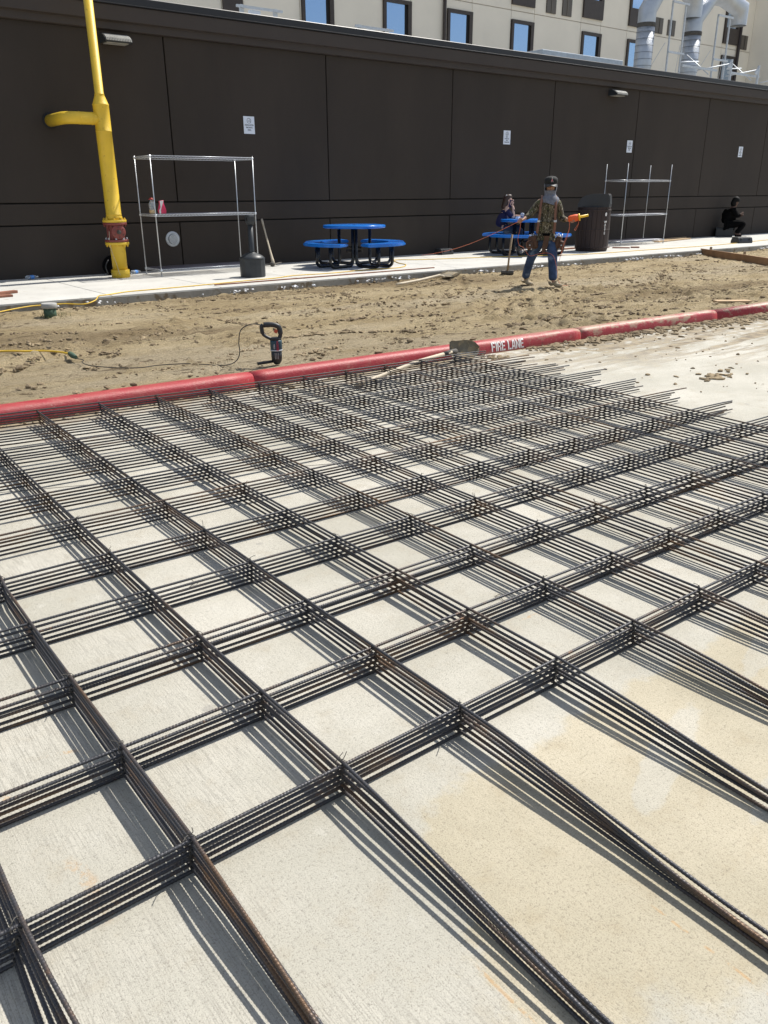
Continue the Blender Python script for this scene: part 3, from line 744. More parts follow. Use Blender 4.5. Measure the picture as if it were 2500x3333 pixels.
def bar(pts):
    """one ribbed bar; the deformations are modelled where it passes close to the viewer"""
    mb = MB(); P = [Vector(p) for p in pts]; fine = [P[0]]; st = .0024
    for a, b in zip(P[:-1], P[1:]):
        near = min(a.length, b.length, ((a + b) / 2).length) < 2.75 and max(a.y, b.y) > .5
        k = max(1, int((b - a).length / st)) if near else 1
        for q in range(1, k + 1): fine.append(a.lerp(b, q / k))
    o = 0; n = 8; L = 0; up = Vector((0, 0, 1)); m = len(fine)
    cs = [(math.cos(2 * PI * k / n), math.sin(2 * PI * k / n)) for k in range(n)]
    uvs = []
    for i, p in enumerate(fine):
        t = (fine[min(i + 1, m - 1)] - fine[max(i - 1, 0)]).normalized(); a = (up - t * up.dot(t)).normalized(); b = t.cross(a)
        step = (p - fine[i - 1]).length if i else 0; L += step
        rib = step < .004 and i
        for k, (c, s_) in enumerate(cs):
            r = BD / 2
            if rib: r *= .94 + .17 * max(0., math.sin(2 * PI * (L / .0098 + (k if k < 4 else 8 - k) / 9)))
            mb.v.append((p.x + (a.x * c + b.x * s_) * r, p.y + (a.y * c + b.y * s_) * r, p.z + (a.z * c + b.z * s_) * r))
        uvs.append(L)
    mb.smooth = True
    for i in range(m - 1):
        for k in range(n):
            q = (k + 1) % n
            mb.face([i * n + k, i * n + q, (i + 1) * n + q, (i + 1) * n + k], [(uvs[i], k / n), (uvs[i], (k + 1) / n), (uvs[i + 1], (k + 1) / n), (uvs[i + 1], k / n)])
    mb.smooth = False; mb.face(list(range(n))[::-1]); mb.face([(m - 1) * n + k for k in range(n)])
    return mb
def rebar_mats():
    rnd = random.Random(3)
    words = ['bottom rebar mat, lying on the concrete under the five others', 'second rebar mat from the bottom of the stack', 'third rebar mat from the bottom, just below the middle of the stack',
             'fourth rebar mat from the bottom, just above the middle of the stack', 'second rebar mat from the top of the stack', 'topmost rusty rebar mat of the stack, with loose tie wire ends sticking up']
    tips = {0: .45, 1: .45, 2: .45, 3: .45, 4: .46, 5: .44, 10: .42}
    for m in range(NMAT):
        root = thing('rebar_mat', words[m], 'rebar mat', (0, 0, 0), 0, 'stacked mats of tied rebar')
        ox, oy = rnd.uniform(-.003, .003), rnd.uniform(-.003, .003)
        zz = rnd.uniform(-.10, .10)
        def zB(i, j): return SH * (2 * m + 1.5 + zz)
        def zA(i, j): return SH * (2 * m + .55 + zz * .5) if i < 5 else SH * (2 * m + 2.45 + zz)
        offA = {}; offB = {}
        for i in range(NROW): offA[i] = (rnd.gauss(0, .0024), rnd.uniform(0, 6.28), rnd.gauss(0, .0018))
        for j in range(NCOL): offB[j] = (rnd.gauss(0, .0024), rnd.uniform(0, 6.28), rnd.gauss(0, .0018))
        if m == 0: offA[4] = (.012, 0, .004)
        for i in range(NROW):
            o, ph, tilt = offA[i]; pts = []
            for k in range(-1, (NCOL - 1) * 5 + 1):
                j = k / 5; x, y = node(i, j)
                wob = .0018 * math.sin(j * 1.1 + ph) + tilt * (j / 6 - 1)
                sag = -.0012 * math.sin(PI * (j % 1)) ** 2 if i >= 5 else 0
                pts.append((x + ox, y + oy + o + wob, zA(i, j) + sag))
            tip = tips.get(i, .52) + rnd.uniform(-.10, .10); a, b = Vector(pts[-1]), Vector(pts[-6]); d = (a - b).normalized()
            drop = .010 * rnd.random()
            for s in (.4, .75, 1.0): q = a + d * tip * s; pts.append((q.x, q.y + rnd.uniform(-.004, .004) * s, max(BD * .55, q.z - drop * s * s)))
            a, b = Vector(pts[0]), Vector(pts[5]); d = (a - b).normalized(); q = a + d * rnd.uniform(.02, .12); pts.insert(0, q[:])
            bar(pts).build('rebar', 'rebar', root, clean=False)
        for j in range(NCOL):
            o, ph, tilt = offB[j]; pts = []
            over = rnd.uniform(1.12, 1.34); x0, y0 = node(0, j); x1, y1 = node(1, j)
            dirx = (x0 - x1) / (y0 - y1)
            fan = (rnd.random() - .5) * .026 if j else (m - 2.2) * .022; o += 0 if j else (m - 2.5) * .007; zend = BD * (.55 + m * .62)
            for k in range(8, 0, -1):
                s = over * k / 8; t = sstep(.05, .9, s)
                pts.append((x0 + ox + o - dirx * s * .9 + fan * t, y0 + oy - s, lerp(zB(0, j), zend, t * .85)))
            for k in range(0, (NROW - 1) * 5 + 1):
                i = k / 5; x, y = node(i, j)
                wob = .0018 * math.sin(i * 1.2 + ph) + tilt * (i / 5 - 1)
                pts.append((x + ox + o + wob, y + oy, zB(i, j)))
            a, b = Vector(pts[-1]), Vector(pts[-3]); d = (a - b).normalized(); q = a + d * rnd.uniform(.02, .06); pts.append(q[:])
            bar(pts).build('rebar', 'rebar', root, clean=False)
        # wire ties: a twist hugging the crossing and two free ends
        cells = [(i, j) for i in range(NROW) for j in range(NCOL)]
        cells.sort(key=lambda q: node(*q)[0] ** 2 + node(*q)[1] ** 2)
        cnt = 40 if m == NMAT - 1 else 14
        cells = cells[:cnt] if m < NMAT - 1 else rnd.sample(cells[:44], 24) + rnd.sample(cells[44:], 16)
        for i, j in cells:
            x, y = node(i, j); x += ox + offB[j][0]; y += oy + offA[i][0]; z = SH * (2 * m + 1.2)
            r = BD * 1.12; mb = MB(); loop = []
            sg = rnd.choice((-1, 1))
            for k in range(11):
                a = 2 * PI * k / 10; loop.append((x + math.cos(a) * r * 1.0, y + sg * math.cos(a) * r * 1.0, z + math.sin(a) * BD * 1.35))
            mb.tube(loop, .0011, 5)
            free = .030 if m == NMAT - 1 else .022
            for e in range(2):
                a = rnd.uniform(0, 6.28); ln = rnd.uniform(.35, 1) * free; up = rnd.uniform(.25, .9) if m == NMAT - 1 else rnd.uniform(-.3, .2)
                p0 = Vector((x - r * .4, y - r * .4, z + BD * 1.3)); d = Vector((math.cos(a), math.sin(a), up)); d.normalize()
                p1 = p0 + d * ln * .5; p2 = p0 + d * ln + Vector((rnd.uniform(-.012, .012), rnd.uniform(-.012, .012), rnd.uniform(-.01, .006)))
                mb.tube(curve([p0, p1, p2], 3), .0011, 5)
            mb.build('tie_wire', 'iron', root, clean=False)
    # loose bits of wire dropped on the slab
    for (x, y), lab in (((.19, 1.95), 'loose forked bit of tie wire on concrete by the left frame edge'), ((2.03, 1.86), 'loose hooked bit of tie wire inside a mat cell right of centre'), ((1.13, 2.72), 'loose curl of tie wire in a shaded mat cell left of centre')):
        mb = MB(); mb.tube(curve([(0, 0, .002), (.02, .012, .004), (.045, .01, .012), (.055, .025, .003)], 4), .0012, 5); mb.tube(curve([(.03, .012, .004), (.03, .03, .014), (.022, .045, .022)], 4), .0012, 5)
        o = mb.build('tie_wire_scrap', 'iron', None, clean=False); o.location = (x, y, 0); o.rotation_euler.z = rnd.uniform(0, 6); tag(o, lab, 'wire scrap', 'loose tie wire on the slab')
rebar_mats()
# ------------------------------------------------------------------ things on and along the wall
def wall_lights():
    for x, lab in ((5.81, 'ribbed half-round wall light under the cornice beside the yellow pipe'), (19.02, 'ribbed half-round wall light under the cornice above the chrome shelf at right')):
        t = thing('wall_light', lab, 'wall light', (x, WY, 3.75), 0, 'wall lights on the brown wall')
        prof = [(0, 0), (-.27, 0), (-.285, .015), (-.27, .05), (-.21, .092), (-.12, .122), (0, .135)]
        B = Matrix(((0, 0, 1, 0), (1, 0, 0, 0), (0, 1, 0, 0), (0, 0, 0, 1)))
        mb = MB(); mb.prism(prof, -.225, .225, B); mb.build('housing', 'ash', t)
        mb = MB()
        for k in range(16):
            c = -.2 + .4 * k / 15
            mb.prism([(-.1, .128), (-.12, .122), (-.21, .092), (-.27, .05), (-.285, .015), (-.295, .018), (-.28, .06), (-.215, .102), (-.12, .132)], c - .007, c + .007, B)
        mb.build('rib', 'greycap', t)
        mb = MB(); mb.box((0, -.13, -.006), (.36, .18, .012)); mb.build('lens', 'greycap', t)
wall_lights()

def signs():
    A = ('DESIGNATED', 'SMOKING', 'AREA'); B = ('AREA', 'DESIGNADA', 'PARA', 'FUMADORES')
    for x, z, ln, lab in ((8.27, 2.642, A, 'white designated smoking area sign above the left metal shelf'), (15.163, 2.655, B, 'white four-line smoking area sign above the seated woman in blue'),
                          (19.885, 2.585, A, 'white three-line smoking area sign beside the right wall light joint'), (25.465, 2.582, B, 'white smoking area sign nearest the right edge of the picture')):
        t = thing('wall_sign', lab, 'sign', (x, WY - .006, z), 0, 'smoking area signs on the brown wall')
        mb = MB(); mb.box((0, 0, 0), (.23, .006, .298)); mb.build('panel', 'signwhite', t)
        Q = TR(0, -.0042, 0) @ RX(PI / 2)
        cz = .075; R = .042
        mb = MB(); mb.tube([(R * math.cos(a), -.0045, cz + R * math.sin(a)) for a in [2 * PI * k / 28 for k in range(28)]], .0032, 6, closed=True)
        mb.box((0, -.0045, cz - .006), (.058, .004, .008)); mb.tube([(.014, -.0045, cz + .004), (.006, -.0045, cz + .014), (.016, -.0045, cz + .02), (.01, -.0045, cz + .03)], .0018, 5)
        mb.build('symbol', 'ink', t)
        y = 0.0 if len(ln) == 3 else .008
        for k, s in enumerate(ln):
            text_mesh('lettering', s, .036 if len(ln) == 3 else .031, 'ink', TR(0, 0, y - k * (.042 if len(ln) == 3 else .037)) @ Q, t, sx=.88)
signs()

def wall_vent():
    t = thing('round_wall_vent', 'round galvanised wall vent seen under the left metal shelf', 'vent', (6.53, WY, .672))
    Q = RX(PI / 2)
    mb = MB(); mb.lathe([(.135, 0), (.135, .012), (.085, .02), (.08, .0)], 28, Q); mb.build('flange', 'zinc', t)
    mb = MB(); mb.lathe([(.084, .0), (.084, .05), (.078, .056)], 28, Q, caps=True); mb.build('grille', 'zinc', t)
    mb = MB()
    for r, n in ((.02, 6), (.042, 12), (.064, 18)):
        for k in range(n): mb.lathe([(.0062, .054), (.0062, .0575)], 6, Q @ TR(r * math.cos(6.283 * k / n), r * math.sin(6.283 * k / n), 0))
    mb.build('perforation', 'dark', t)
wall_vent()

def standpipe():
    t = thing('yellow_standpipe', 'tall yellow gas pipe with a red valve body and a branch into the brown wall', 'pipe', (5.18, 13.974, PAV))
    z = lambda v: v - PAV
    r = .122
    def lean(v): return -.028 * (v - PAV) * 0
    mb = MB(); mb.lathe([(.150, -.01), (.150, .125), (.146, .128), (.126, .129)], 32); mb.build('base_collar', 'yellow', t)
    mb = MB(); mb.lathe([(r, .12), (r, z(.60)), (.135, z(.635)), (.142, z(.655))], 32)
    mb.build('lower_pipe', 'yellow', t)
    def flange(name, m, z0, z1, bolts):
        mb = MB(); mb.lathe([(.188, z0), (.192, z0 + .006), (.192, z1 - .006), (.188, z1)], 36)
        f = mb.build(name, m, t)
        bm_ = MB()
        for k in range(8):
            a = 2 * PI * (k + .5) / 8; bm_.lathe([(.017, 0), (.017, .022), (.010, .024), (.010, .032)], 6, TR(.163 * math.cos(a), .163 * math.sin(a), z1 if bolts > 0 else z0 - .0) @ (RX(0) if bolts > 0 else RX(PI)), smooth=False)
        bm_.build('bolt', m if bolts < 0 else ('zinc' if m == 'valve' else m), f)
    flange('flange', 'yellow', z(.655), z(.700), -1)
    flange('flange', 'valve', z(.703), z(.742), 1)
    mb = MB(); mb.lathe([(.15, z(.742)), (.128, z(.77)), (.122, z(.86)), (.128, z(.945)), (.150, z(.972))], 32)
    for k in range(4):
        a = PI + k * .55 - .3; mb.box((.128 * math.cos(a), .128 * math.sin(a), z(.857)), (.03, .018, .21), Matrix.Rotation(a, 3, 'Z'), ch=.004)
    body = mb.build('valve_body', 'valve', t)
    a = math.radians(-94)                               # bonnet looks at the viewer, a bit to the right
    Q = TR(0, 0, z(.862)) @ RZ(a) @ RY(PI / 2)
    mb = MB(); mb.lathe([(.095, .09), (.112, .125), (.118, .140), (.118, .162), (.110, .172), (.04, .175)], 30, Q); bon = mb.build('bonnet', 'valve', body)
    mb = MB(); mb.lathe([(.036, .176), (.034, .196), (.019, .20), (.019, .228), (.013, .233)], 8, Q, smooth=False)
    for k in range(6): mb.lathe([(.008, .172), (.008, .184)], 6, Q @ TR(.082 * math.cos(k * 1.047), .082 * math.sin(k * 1.047), 0), smooth=False)
    mb.build('stem_nut', 'iron', bon)
    flange('flange', 'valve', z(.972), z(1.010), -1)
    flange('flange', 'yellow', z(1.013), z(1.052), 1)
    mb = MB(); mb.lathe([(.148, z(1.052)), (.128, z(1.10)), (.122, z(1.125)), (.127, z(1.128)), (.127, z(1.134)), (r, z(1.138)), (r, z(2.375)), (.126, z(2.378)), (.126, z(2.386)), (r, z(2.39)),
                         (.124, z(2.75)), (.127, z(2.756)), (.127, z(2.766)), (.120, z(2.775)), (.085, z(2.87)), (.072, z(2.905)), (.075, z(2.908)), (.075, z(2.916)), (.068, z(2.92)), (.068, z(7.0))], 32)
    mb.build('riser', 'yellow', t)
    mb = MB(); path = [(0, 0, z(2.56)), (-.20, 0, z(2.56)), (-.30, 0, z(2.56)), (-.37, 0, z(2.56))]
    for k in range(1, 9):
        u = PI / 2 * k / 8; path.append((-.37 - .20 * math.sin(u), .20 * (1 - math.cos(u)), z(2.56)))
    path.append((-.57, .85, z(2.56)))
    mb.tube(path, .091, 24); 
    for x in (-.165, -.36): mb.tube([(x - .006, 0, z(2.56)), (x + .006, 0, z(2.56))], .095, 24)
    br = mb.build('branch_pipe', 'yellow', t)
    mb = MB(); mb.lathe([(.092, 0), (.118, 0), (.123, .015), (.093, .03)], 28, TR(-.57, .806, z(2.56)) @ RX(PI / 2), caps=False); mb.build('wall_sleeve', 'dark', br)
    mb = MB(); mb.tube(curve([(-.135, -.06, z(.88)), (-.15, -.10, z(.86)), (-.155, -.10, z(.70)), (-.15, -.12, z(.55)), (-.10, -.13, z(.36)), (-.075, -.135, z(.22)), (-.06, -.14, .05)], 5), .0045, 6); mb.build('tracer_wire', 'palewood', t)
standpipe()

def small_pavement_items():
    # a dark bag behind the yellow pipe
    t = thing('black_backpack', 'black backpack slumped behind the foot of the yellow pipe', 'backpack', (5.27, 14.52, PAV))
    mb = MB(); mb.ball((0, 0, .15), (.20, .12, .18), 14, 10); mb.ball((.16, -.02, .09), (.13, .11, .10), 12, 8); mb.build('bag_body', 'blackcloth', t)
    mb = MB(); mb.tube(curve([(-.12, -.1, .26), (-.19, -.14, .16), (-.16, -.12, .03)], 5), .014, 6, flat=.4); mb.build('strap', 'black', t)
    # bottles lying on the pavement
    t0 = None
    for x, y, rz, lab in ((3.90, 14.62, .35, 'clear water bottle lying by the wall at the far left'), (5.62, 14.42, .5, 'clear water bottle lying beside the yellow pipe')):
        if t0 is None:
            t0 = t = thing('water_bottle', lab, 'bottle', (x, y, PAV + .034), rz, 'water bottles lying on the pavement')
            Q = RY(PI / 2)
            mb = MB(); mb.lathe([(.02, -.11), (.032, -.105), (.033, -.06), (.030, -.05), (.033, -.04), (.033, .04), (.028, .065), (.014, .085), (.013, .10)], 16, Q); mb.build('bottle_body', 'clear', t)
            mb = MB(); mb.lathe([(.0336, -.04), (.0336, .03)], 16, Q, caps=False); mb.build('wrapper', 'waterblue', t)
            mb = MB(); mb.lathe([(.015, .098), (.015, .115)], 12, Q); mb.build('bottle_cap', 'white', t)
        else:
            t = copy_tree(t0); t['label'] = lab; t.location = (x, y, PAV + .034); t.rotation_euler.z = rz
    # bits of lumber on the pavement
    def plank(name, lab, x, y, rz, L, W, H, m, z=PAV, tilt=0):
        mb = MB(); mb.box((0, 0, H / 2), (L, W, H), ch=min(.004, H / 4)); o = mb.build(name, m); o.location = (x, y, z + .002); o.rotation_euler = (0, tilt, rz); return tag(o, lab, 'board', 'scrap boards on the pavement')
    plank('wooden_board', 'reddish board lying at the left edge of the picture, upper of two', 2.62, 12.50, .35, 1.1, .09, .038, 'redboard')
    plank('wooden_board', 'reddish board lying at the left edge of the picture, nearer the kerb', 2.52, 12.20, .12, .9, .09, .030, 'redboard')
    plank('wooden_board', 'long thin reddish strip lying along the pavement edge below the left table', 8.1, 11.80, .028, 4.6, .035, .016, 'redboard')
    plank('wooden_board', 'long pale board lying behind the right shelf, upper of two', 22.1, 14.62, .25, 2.6, .20, .035, 'board')
    plank('wooden_board', 'long pale board lying behind the right shelf, lower of two', 21.6, 14.22, .18, 2.2, .16, .03, 'board')
    plank('wooden_board', 'short board on the pavement in front of the right shelf post', 17.72, 13.12, -.9, .42, .10, .025, 'redboard')
    plank('wooden_board', 'smallest board offcut right of the right shelf post', 18.1, 12.98, -.75, .20, .11, .03, 'redboard')
    plank('wooden_board', 'board offcut behind the barrel bin beside the right shelf', 17.25, 13.6, -.2, .95, .09, .025, 'redboard')
    plank('wooden_board', 'board offcut sticking out left of the barrel bin', 16.3, 13.72, .1, .75, .09, .03, 'redboard')
    mb = MB(); mb.box((0, 0, .018), (.46, .13, .03), ch=.004); o = mb.build('wooden_board', 'board'); o.location = (10.22, 5.74, .09); o.rotation_euler = (0, 0, -.62); tag(o, 'flat board lying on the soil behind the red kerb at right', 'board')
    a, b = Vector((18.7, 11.5)), Vector((15.9, 7.25)); d = b - a
    t = thing('form_board', 'long brown form board standing on edge across the soil at right', 'board', ((a.x + b.x) / 2, (a.y + b.y) / 2, .0), math.atan2(d.y, d.x))
    mb = MB(); mb.box((0, 0, .085), (d.length, .04, .15), ch=.004); mb.build('plank', 'formboard', t)
    for k in (-.42, -.1, .22): mb = MB(); mb.box((d.length * k, .045, .09), (.045, .045, .26), ch=.004); mb.build('stake', 'wood', t)
    # bait boxes
    def bait(lab, x, y, rz, s=1.0):
        t = thing('bait_box', lab, 'bait box', (x, y, PAV), rz, 'black rodent bait boxes')
        mb = MB(); prof = [(-.14, 0), (-.15, .04), (-.11, .125), (-.08, .135), (.08, .135), (.11, .125), (.15, .04), (.14, 0)]
        mb.prism([(q * s, w * s) for q, w in prof], -.20 * s, .20 * s, Matrix(((0, 0, 1, 0), (1, 0, 0, 0), (0, 1, 0, 0), (0, 0, 0, 1)))); mb.build('box_base', 'black', t)
        mb = MB()
        for k in (-.07, .07): mb.box((0, k * s, .138 * s), (.36 * s, .03 * s, .012 * s), ch=.003)
        for k in (-1, 1): mb.box((k * .12 * s, -.13 * s, .08 * s), (.03 * s, .03 * s, .07 * s), ch=.003)
        mb.build('lid_ridge', 'ash', t)
    bait('black bait box against the wall between the two blue tables', 12.95, 14.45, .05, .92)
    bait('black bait box on the pavement near the right edge of the picture', 22.0, 12.35, -.35, 1.12)
    t = thing('tool_case', 'black case lying by the wall at the far right edge of the picture', 'case', (28.6, 14.4, PAV), .05)
    mb = MB(); mb.box((0, 0, .07), (1.1, .45, .11), ch=.03); mb.build('case_body', 'black', t)
    mb = MB(); mb.box((0, 0, .14), (.95, .35, .025), ch=.008); mb.build('lid', 'ash', t)
    for k in (-.4, .4): mb = MB(); mb.lathe([(.05, -.02), (.05, .02)], 12, TR(k, -.235, .05) @ RX(PI / 2)); mb.build('wheel', 'zinc', t)
small_pavement_items()

# ------------------------------------------------------------------ chrome wire shelving
def wire_shelf(mb, w, d, z):
    for zz in (z, z - .032):
        for a, b in (((0, 0), (w, 0)), ((w, 0), (w, d)), ((w, d), (0, d)), ((0, d), (0, 0))): mb.tube([(*a, zz), (*b, zz)], .0045, 6)
    def zig(p, q):
        n = int((Vector(q) - Vector(p)).length / .03); mb.tube([(lerp(p[0], q[0], k / n), lerp(p[1], q[1], k / n), z - .003 if k % 2 else z - .029) for k in range(n + 1)], .003, 5)
    zig((0, 0), (w, 0)); zig((0, d), (w, d)); zig((0, 0), (0, d)); zig((w, 0), (w, d))
    n = int(w / .02)
    mb.cur = 1
    for k in range(1, n): mb.tube([(w * k / n, 0, z + .004), (w * k / n, d, z + .004)], .0034, 4)
    for k in (.33, .67): mb.tube([(0, d * k, z - .004), (w, d * k, z - .004)], .0045, 5)
    mb.cur = 0
def shelving():
    for x, y, w, d, h, shelves, rz, lab in ((5.75, 13.60, 1.88, .66, 1.915, (1.90, 1.00, .115), -.004, 'chrome wire shelf unit at left holding two small containers'),
                                            (18.47, 13.70, 1.88, .66, 1.985, (1.60, .768, .108), .0, 'empty chrome wire shelf unit with tall bare posts, right of the barrel bin')):
        t = thing('wire_shelf_unit', lab, 'shelf', (x, y, PAV), rz, 'chrome wire shelf units')
        for px, py in ((0, 0), (w, 0), (0, d), (w, d)):
            mb = MB(); mb.tube([(px, py, .012), (px, py, h)], .0098, 10); mb.lathe([(.017, 0), (.017, .02)], 10, TR(px, py, 0)); mb.build('post', 'chrome', t)
        for z in shelves:
            mb = MB(); wire_shelf(mb, w, d, z)
            for px, py in ((0, 0), (w, 0), (0, d), (w, d)): mb.lathe([(.019, z - .034), (.021, z)], 10, TR(px, py, 0))
            mb.build('shelf', ['shelfwire', 'meshwire'], t)
    zs = PAV + 1.008
    t = thing('drink_bottle', 'clear bottle with red cap and tan liquid on the left shelf', 'bottle', (5.69 + .12, 13.86, zs))
    mb = MB(); mb.lathe([(.045, 0), (.05, .005), (.05, .15), (.035, .185), (.022, .20), (.022, .225)], 16); mb.build('bottle_body', 'clear', t)
    mb = MB(); mb.lathe([(.0505, .004), (.0505, .062)], 16); mb.build('liquid', 'amber', t)
    mb = MB(); mb.lathe([(.045, .222), (.047, .228), (.022, .235), (.022, .25)], 14); mb.build('bottle_cap', 'redcap', t)
    t = thing('snack_pouch', 'crumpled pink and white pouch on the left shelf', 'pouch', (5.955, 13.80, zs))
    mb = MB(); mb.smooth = True
    prof = [(-.06, 0), (-.065, .05), (-.045, .12), (-.03, .165), (-.04, .20), (.035, .21), (.03, .165), (.05, .11), (.068, .05), (.06, 0)]
    mb.prism(prof, -.025, .025, RX(PI / 2)); mb.build('pouch_body', 'pink', t)
    mb = MB(); mb.prism([(-.058, .0), (-.06, .05), (-.03, .10), (-.035, .20), (.03, .205), (.02, .17), (-.012, .10), (-.03, .05), (-.03, 0)], .0255, .0275, RX(PI / 2)); mb.build('pouch_band', 'white', t)
shelving()

def ash_can():
    t = thing('ash_receptacle', 'charcoal cigarette receptacle with long neck and round base on the pavement', 'ash can', (6.96, 12.60, PAV))
    mb = MB(); R = .212
    prof = [(R - .012, 0), (R, .012), (R, .29), (R - .004, .30)]
    mb.lathe(prof, 14, smooth=False); mb.lathe([(R + .003, .20), (R + .003, .206)], 14, smooth=False, caps=False); mb.lathe([(R + .003, .226), (R + .003, .232)], 14, smooth=False, caps=False)
    mb.build('base_drum', 'ash', t)
    mb = MB(); mb.lathe([(R + .004, .295), (R + .004, .306), (.17, .345), (.11, .375), (.055, .395), (.05, .40)], 28); mb.build('dome_lid', 'ash', t)
    mb = MB(); mb.lathe([(.05, .39), (.046, .41), (.044, .85)], 20); mb.build('neck', 'ash', t)
    mb = MB(); mb.box((0, 0, .925), (.135, .14, .135), ch=.03); mb.box((0, 0, .862), (.11, .115, .05), ch=.02); h = mb.build('head', 'ash', t)
    mb = MB(); a = math.radians(-150); mb.lathe([(.034, .055), (.034, .0745), (.026, .076)], 16, TR(0, 0, .92) @ RZ(a) @ RY(PI / 2)); mb.build('opening', 'dark', h)
ash_can()

def mattock():
    t = thing('mattock', 'wooden-handled mattock leaning against the wall behind the ash can', 'mattock', (8.25, 14.15, PAV))
    p0, p1 = Vector((.02, -.02, .03)), Vector((.14, .56, .85))
    mb = MB(); mb.tube([p0.lerp(p1, k / 8) for k in range(9)], [.034, .028, .021, .018, .017, .017, .017, .019, .022], 10, flat=.75); mb.build('handle', 'palewood', t)
    mb = MB(); mb.tube(curve([(-.22, .10, .02), (-.1, .03, .035), (0, 0, .045), (.12, .05, .045), (.30, .16, .055)], 5), [.010] * 4 + [.022] * 4 + [.034] * 6 + [.024] * 5 + [.012] * 2, 8, flat=.6); mb.ball((0, 0, .045), (.055, .05, .045)); mb.build('head', 'iron', t)
mattock()

# ------------------------------------------------------------------ picnic tables
def picnic_tables():
    def rounded(pts): return pts
    t = thing('picnic_table', 'round blue metal picnic table with empty benches left of the worker', 'picnic table', (9.53, 13.2, PAV), 0, 'round blue picnic tables')
    H = .755; R = .595
    mb = MB(); mb.lathe([(R - .02, H - .055), (R, H - .048), (R + .004, H - .03), (R, H - .006), (R - .012, H), (.0, H)], 48, caps=True); top = mb.build('tabletop', 'blue', t)
    mb = MB(); mb.lathe([(.03, H + .001), (.03, H + .004)], 16); mb.build('umbrella_hole', 'blackpipe', top)
    for k in range(4):
        rot = RZ(k * PI / 2)
        mb = MB(); ri, ro, half, hs = .66, 1.0, math.radians(33), .45
        inn = [(ri * math.cos(a), ri * math.sin(a)) for a in [lerp(-half * 1.05, half * 1.05, q / 12) for q in range(13)]]
        out = [(ro * math.cos(a), ro * math.sin(a)) for a in [lerp(half * .92, -half * .92, q / 12) for q in range(13)]]
        poly = inn + out; bmm = bmesh.new(); vs = [bmm.verts.new((x, y, hs)) for x, y in poly]; f = bmm.faces.new(vs)
        ex = bmesh.ops.extrude_face_region(bmm, geom=[f]); 
        for v in [g for g in ex['geom'] if isinstance(g, bmesh.types.BMVert)]: v.co.z -= .055
        bmesh.ops.bevel(bmm, geom=[e for e in bmm.edges if len(e.link_faces) == 2 and e.calc_face_angle(0) > .9], offset=.012, segments=2, affect='EDGES')
        bmm.verts.index_update(); mb.add([v.co[:] for v in bmm.verts], [[v.index for v in f.verts] for f in bmm.faces], rot); bmm.free()
        mb.build('bench_seat', 'blue', t)
        for s in (-1, 1):
            o = s * .185; r = .03; P = [(.23, o, H - .05), (.23, o, .13)]
            P += [(.23 + .10 * (1 - math.cos(u)), o, .13 - .10 * math.sin(u)) for u in [PI / 2 * q / 5 for q in range(1, 6)]]
            P += [(.72, o, .03)] + [(.72 + .10 * math.sin(u), o, .13 - .10 * math.cos(u)) for u in [PI / 2 * q / 5 for q in range(1, 6)]] + [(.82, o, .40)]
            mb = MB(); mb.tube([rot @ Vector(p) for p in P], r, 12); mb.box((.82, o, .397), (.16, .05, .008), M=rot); mb.build('leg', 'blackpipe', t)
    mb = MB(); mb.box((0, 0, .28), (.42, .03, .04)); mb.box((0, 0, .281), (.03, .42, .04)); mb.box((0, 0, .35), (.40, .02, .03)); mb.box((0, 0, .351), (.02, .40, .03)); mb.build('cross_brace', 'blackpipe', t)
    t.rotation_euler.z = math.radians(9)
    c = copy_tree(t); c.location = (14.39, 13.26, PAV); c.rotation_euler.z = math.radians(19); c['label'] = 'round blue metal picnic table with a woman seated at it behind the worker'
picnic_tables()

